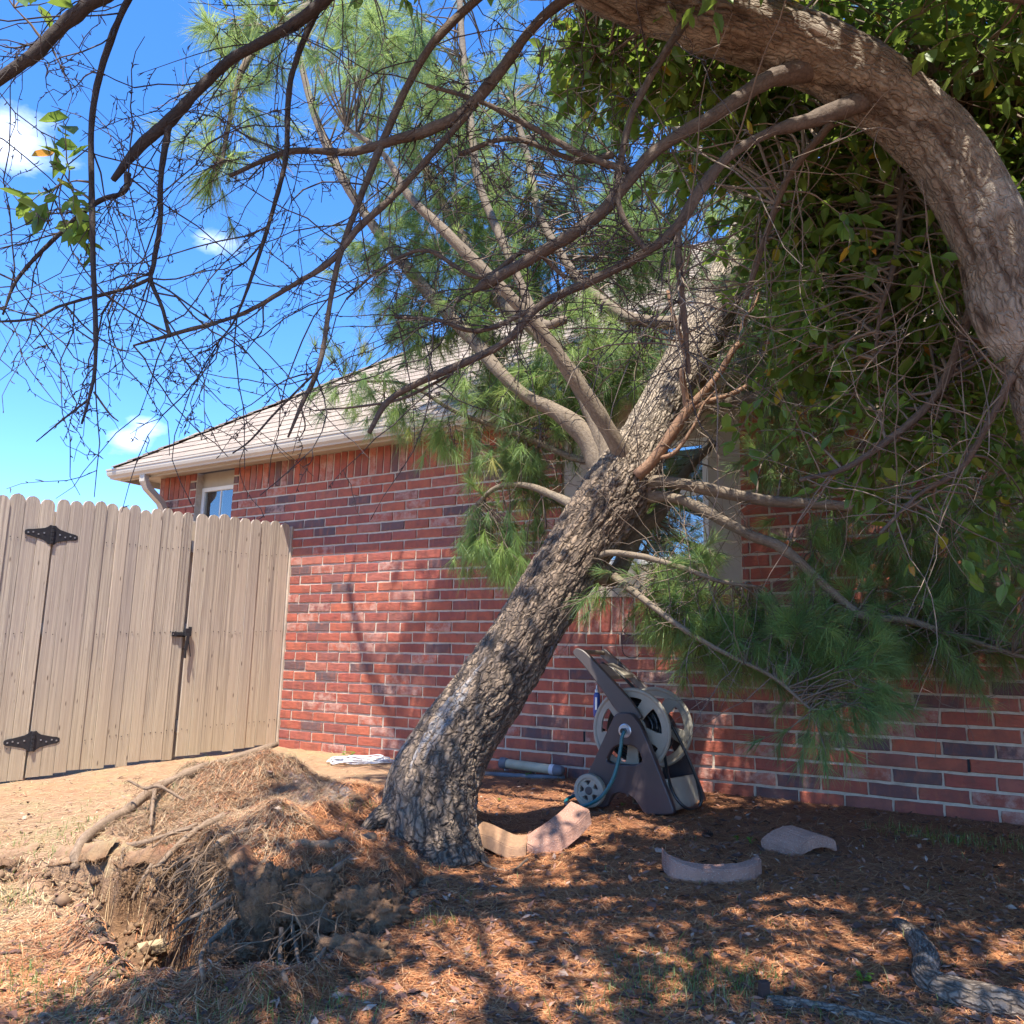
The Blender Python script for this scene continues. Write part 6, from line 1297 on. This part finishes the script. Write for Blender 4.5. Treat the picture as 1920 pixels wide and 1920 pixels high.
m_crumb = plain('earth_crumb', (.24, .15, .085), (.13, .08, .05), 40, .95, 0)
tag(link('soil_crumbs', mesh_np('soil_crumbs', V, F), m_crumb), 'crumbled brown earth round the torn root pit', 'soil', kind='stuff')
# grass
GC = [((20, 1690), .10, 120), ((10, 1830), .16, 260), ((60, 1880), .2, 360), ((150, 1900), .18, 160), ((330, 1915), .16, 130), ((470, 1905), .14, 200), ((560, 1912), .14, 200), ((640, 1905), .08, 60), ((830, 1735), .05, 60), ((790, 1740), .04, 26), ((885, 1805), .04, 22), ((640, 1850), .05, 14), ((1160, 1905), .12, 170), ((1230, 1860), .15, 330), ((1300, 1870), .13, 260), ((1385, 1850), .12, 380), ((1300, 1810), .10, 130), ((1200, 1800), .1, 90),
      ((1690, 1560), .12, 170), ((1750, 1575), .12, 190), ((1800, 1580), .14, 200), ((1880, 1590), .18, 260), ((690, 1515), .06, 60), ((660, 1520), .04, 30), ((330, 1790), .05, 40), ((310, 1600), .1, 60), ((120, 1565), .3, 260), ((260, 1520), .2, 120), ((60, 1610), .25, 160), ((1450, 1740), .05, 12), ((1530, 1920), .1, 60)]
gx_ = []; gy_ = []; gs_ = []
for (x, y), r_, n in GC:
    n = int(n*.7); P = G(x, y); q = rs.normal(0, r_*.6, (n, 2)); gx_.append(P[0]+q[:, 0]); gy_.append(P[1]+q[:, 1]*.8)
X, Y = scatter_xy(1500, 1.8, 5.5); k_ = in_front(X, Y) & (rs.uniform(0, 1, len(X)) < .5); gx_.append(X[k_]); gy_.append(Y[k_])
X = np.concatenate(gx_); Y = np.concatenate(gy_); n = len(X); a = rs.uniform(0, 6.28, n); h_ = rs.uniform(.012, .042, n)*np.where(rs.uniform(0, 1, n) > .96, 1.8, 1); ln = rs.uniform(.2, 1.1, n)*h_; b0 = np.stack([X, Y, ground_h(X, Y)-.002], 1); dr = np.stack([np.cos(a), np.sin(a), a*0], 1); sd = np.stack([-np.sin(a), np.cos(a), a*0], 1)*.0013
p1 = b0+dr*ln[:, None]*.3+EZ*h_[:, None]*.6; p2 = b0+dr*ln[:, None]+EZ*h_[:, None]; V = np.stack([b0-sd, b0+sd, p1-sd*.8, p1+sd*.8, p2], 1).reshape(-1, 3); F = (tface[None]+np.arange(n)[:, None, None]*5).reshape(-1, 3)
tag(link('grass', mesh_np('grass', V, F, {'rnd': np.repeat(rs.uniform(0, 1, n), 5)}), m_grass), 'thin tufts of green grass scattered over the litter', 'grass', kind='stuff')
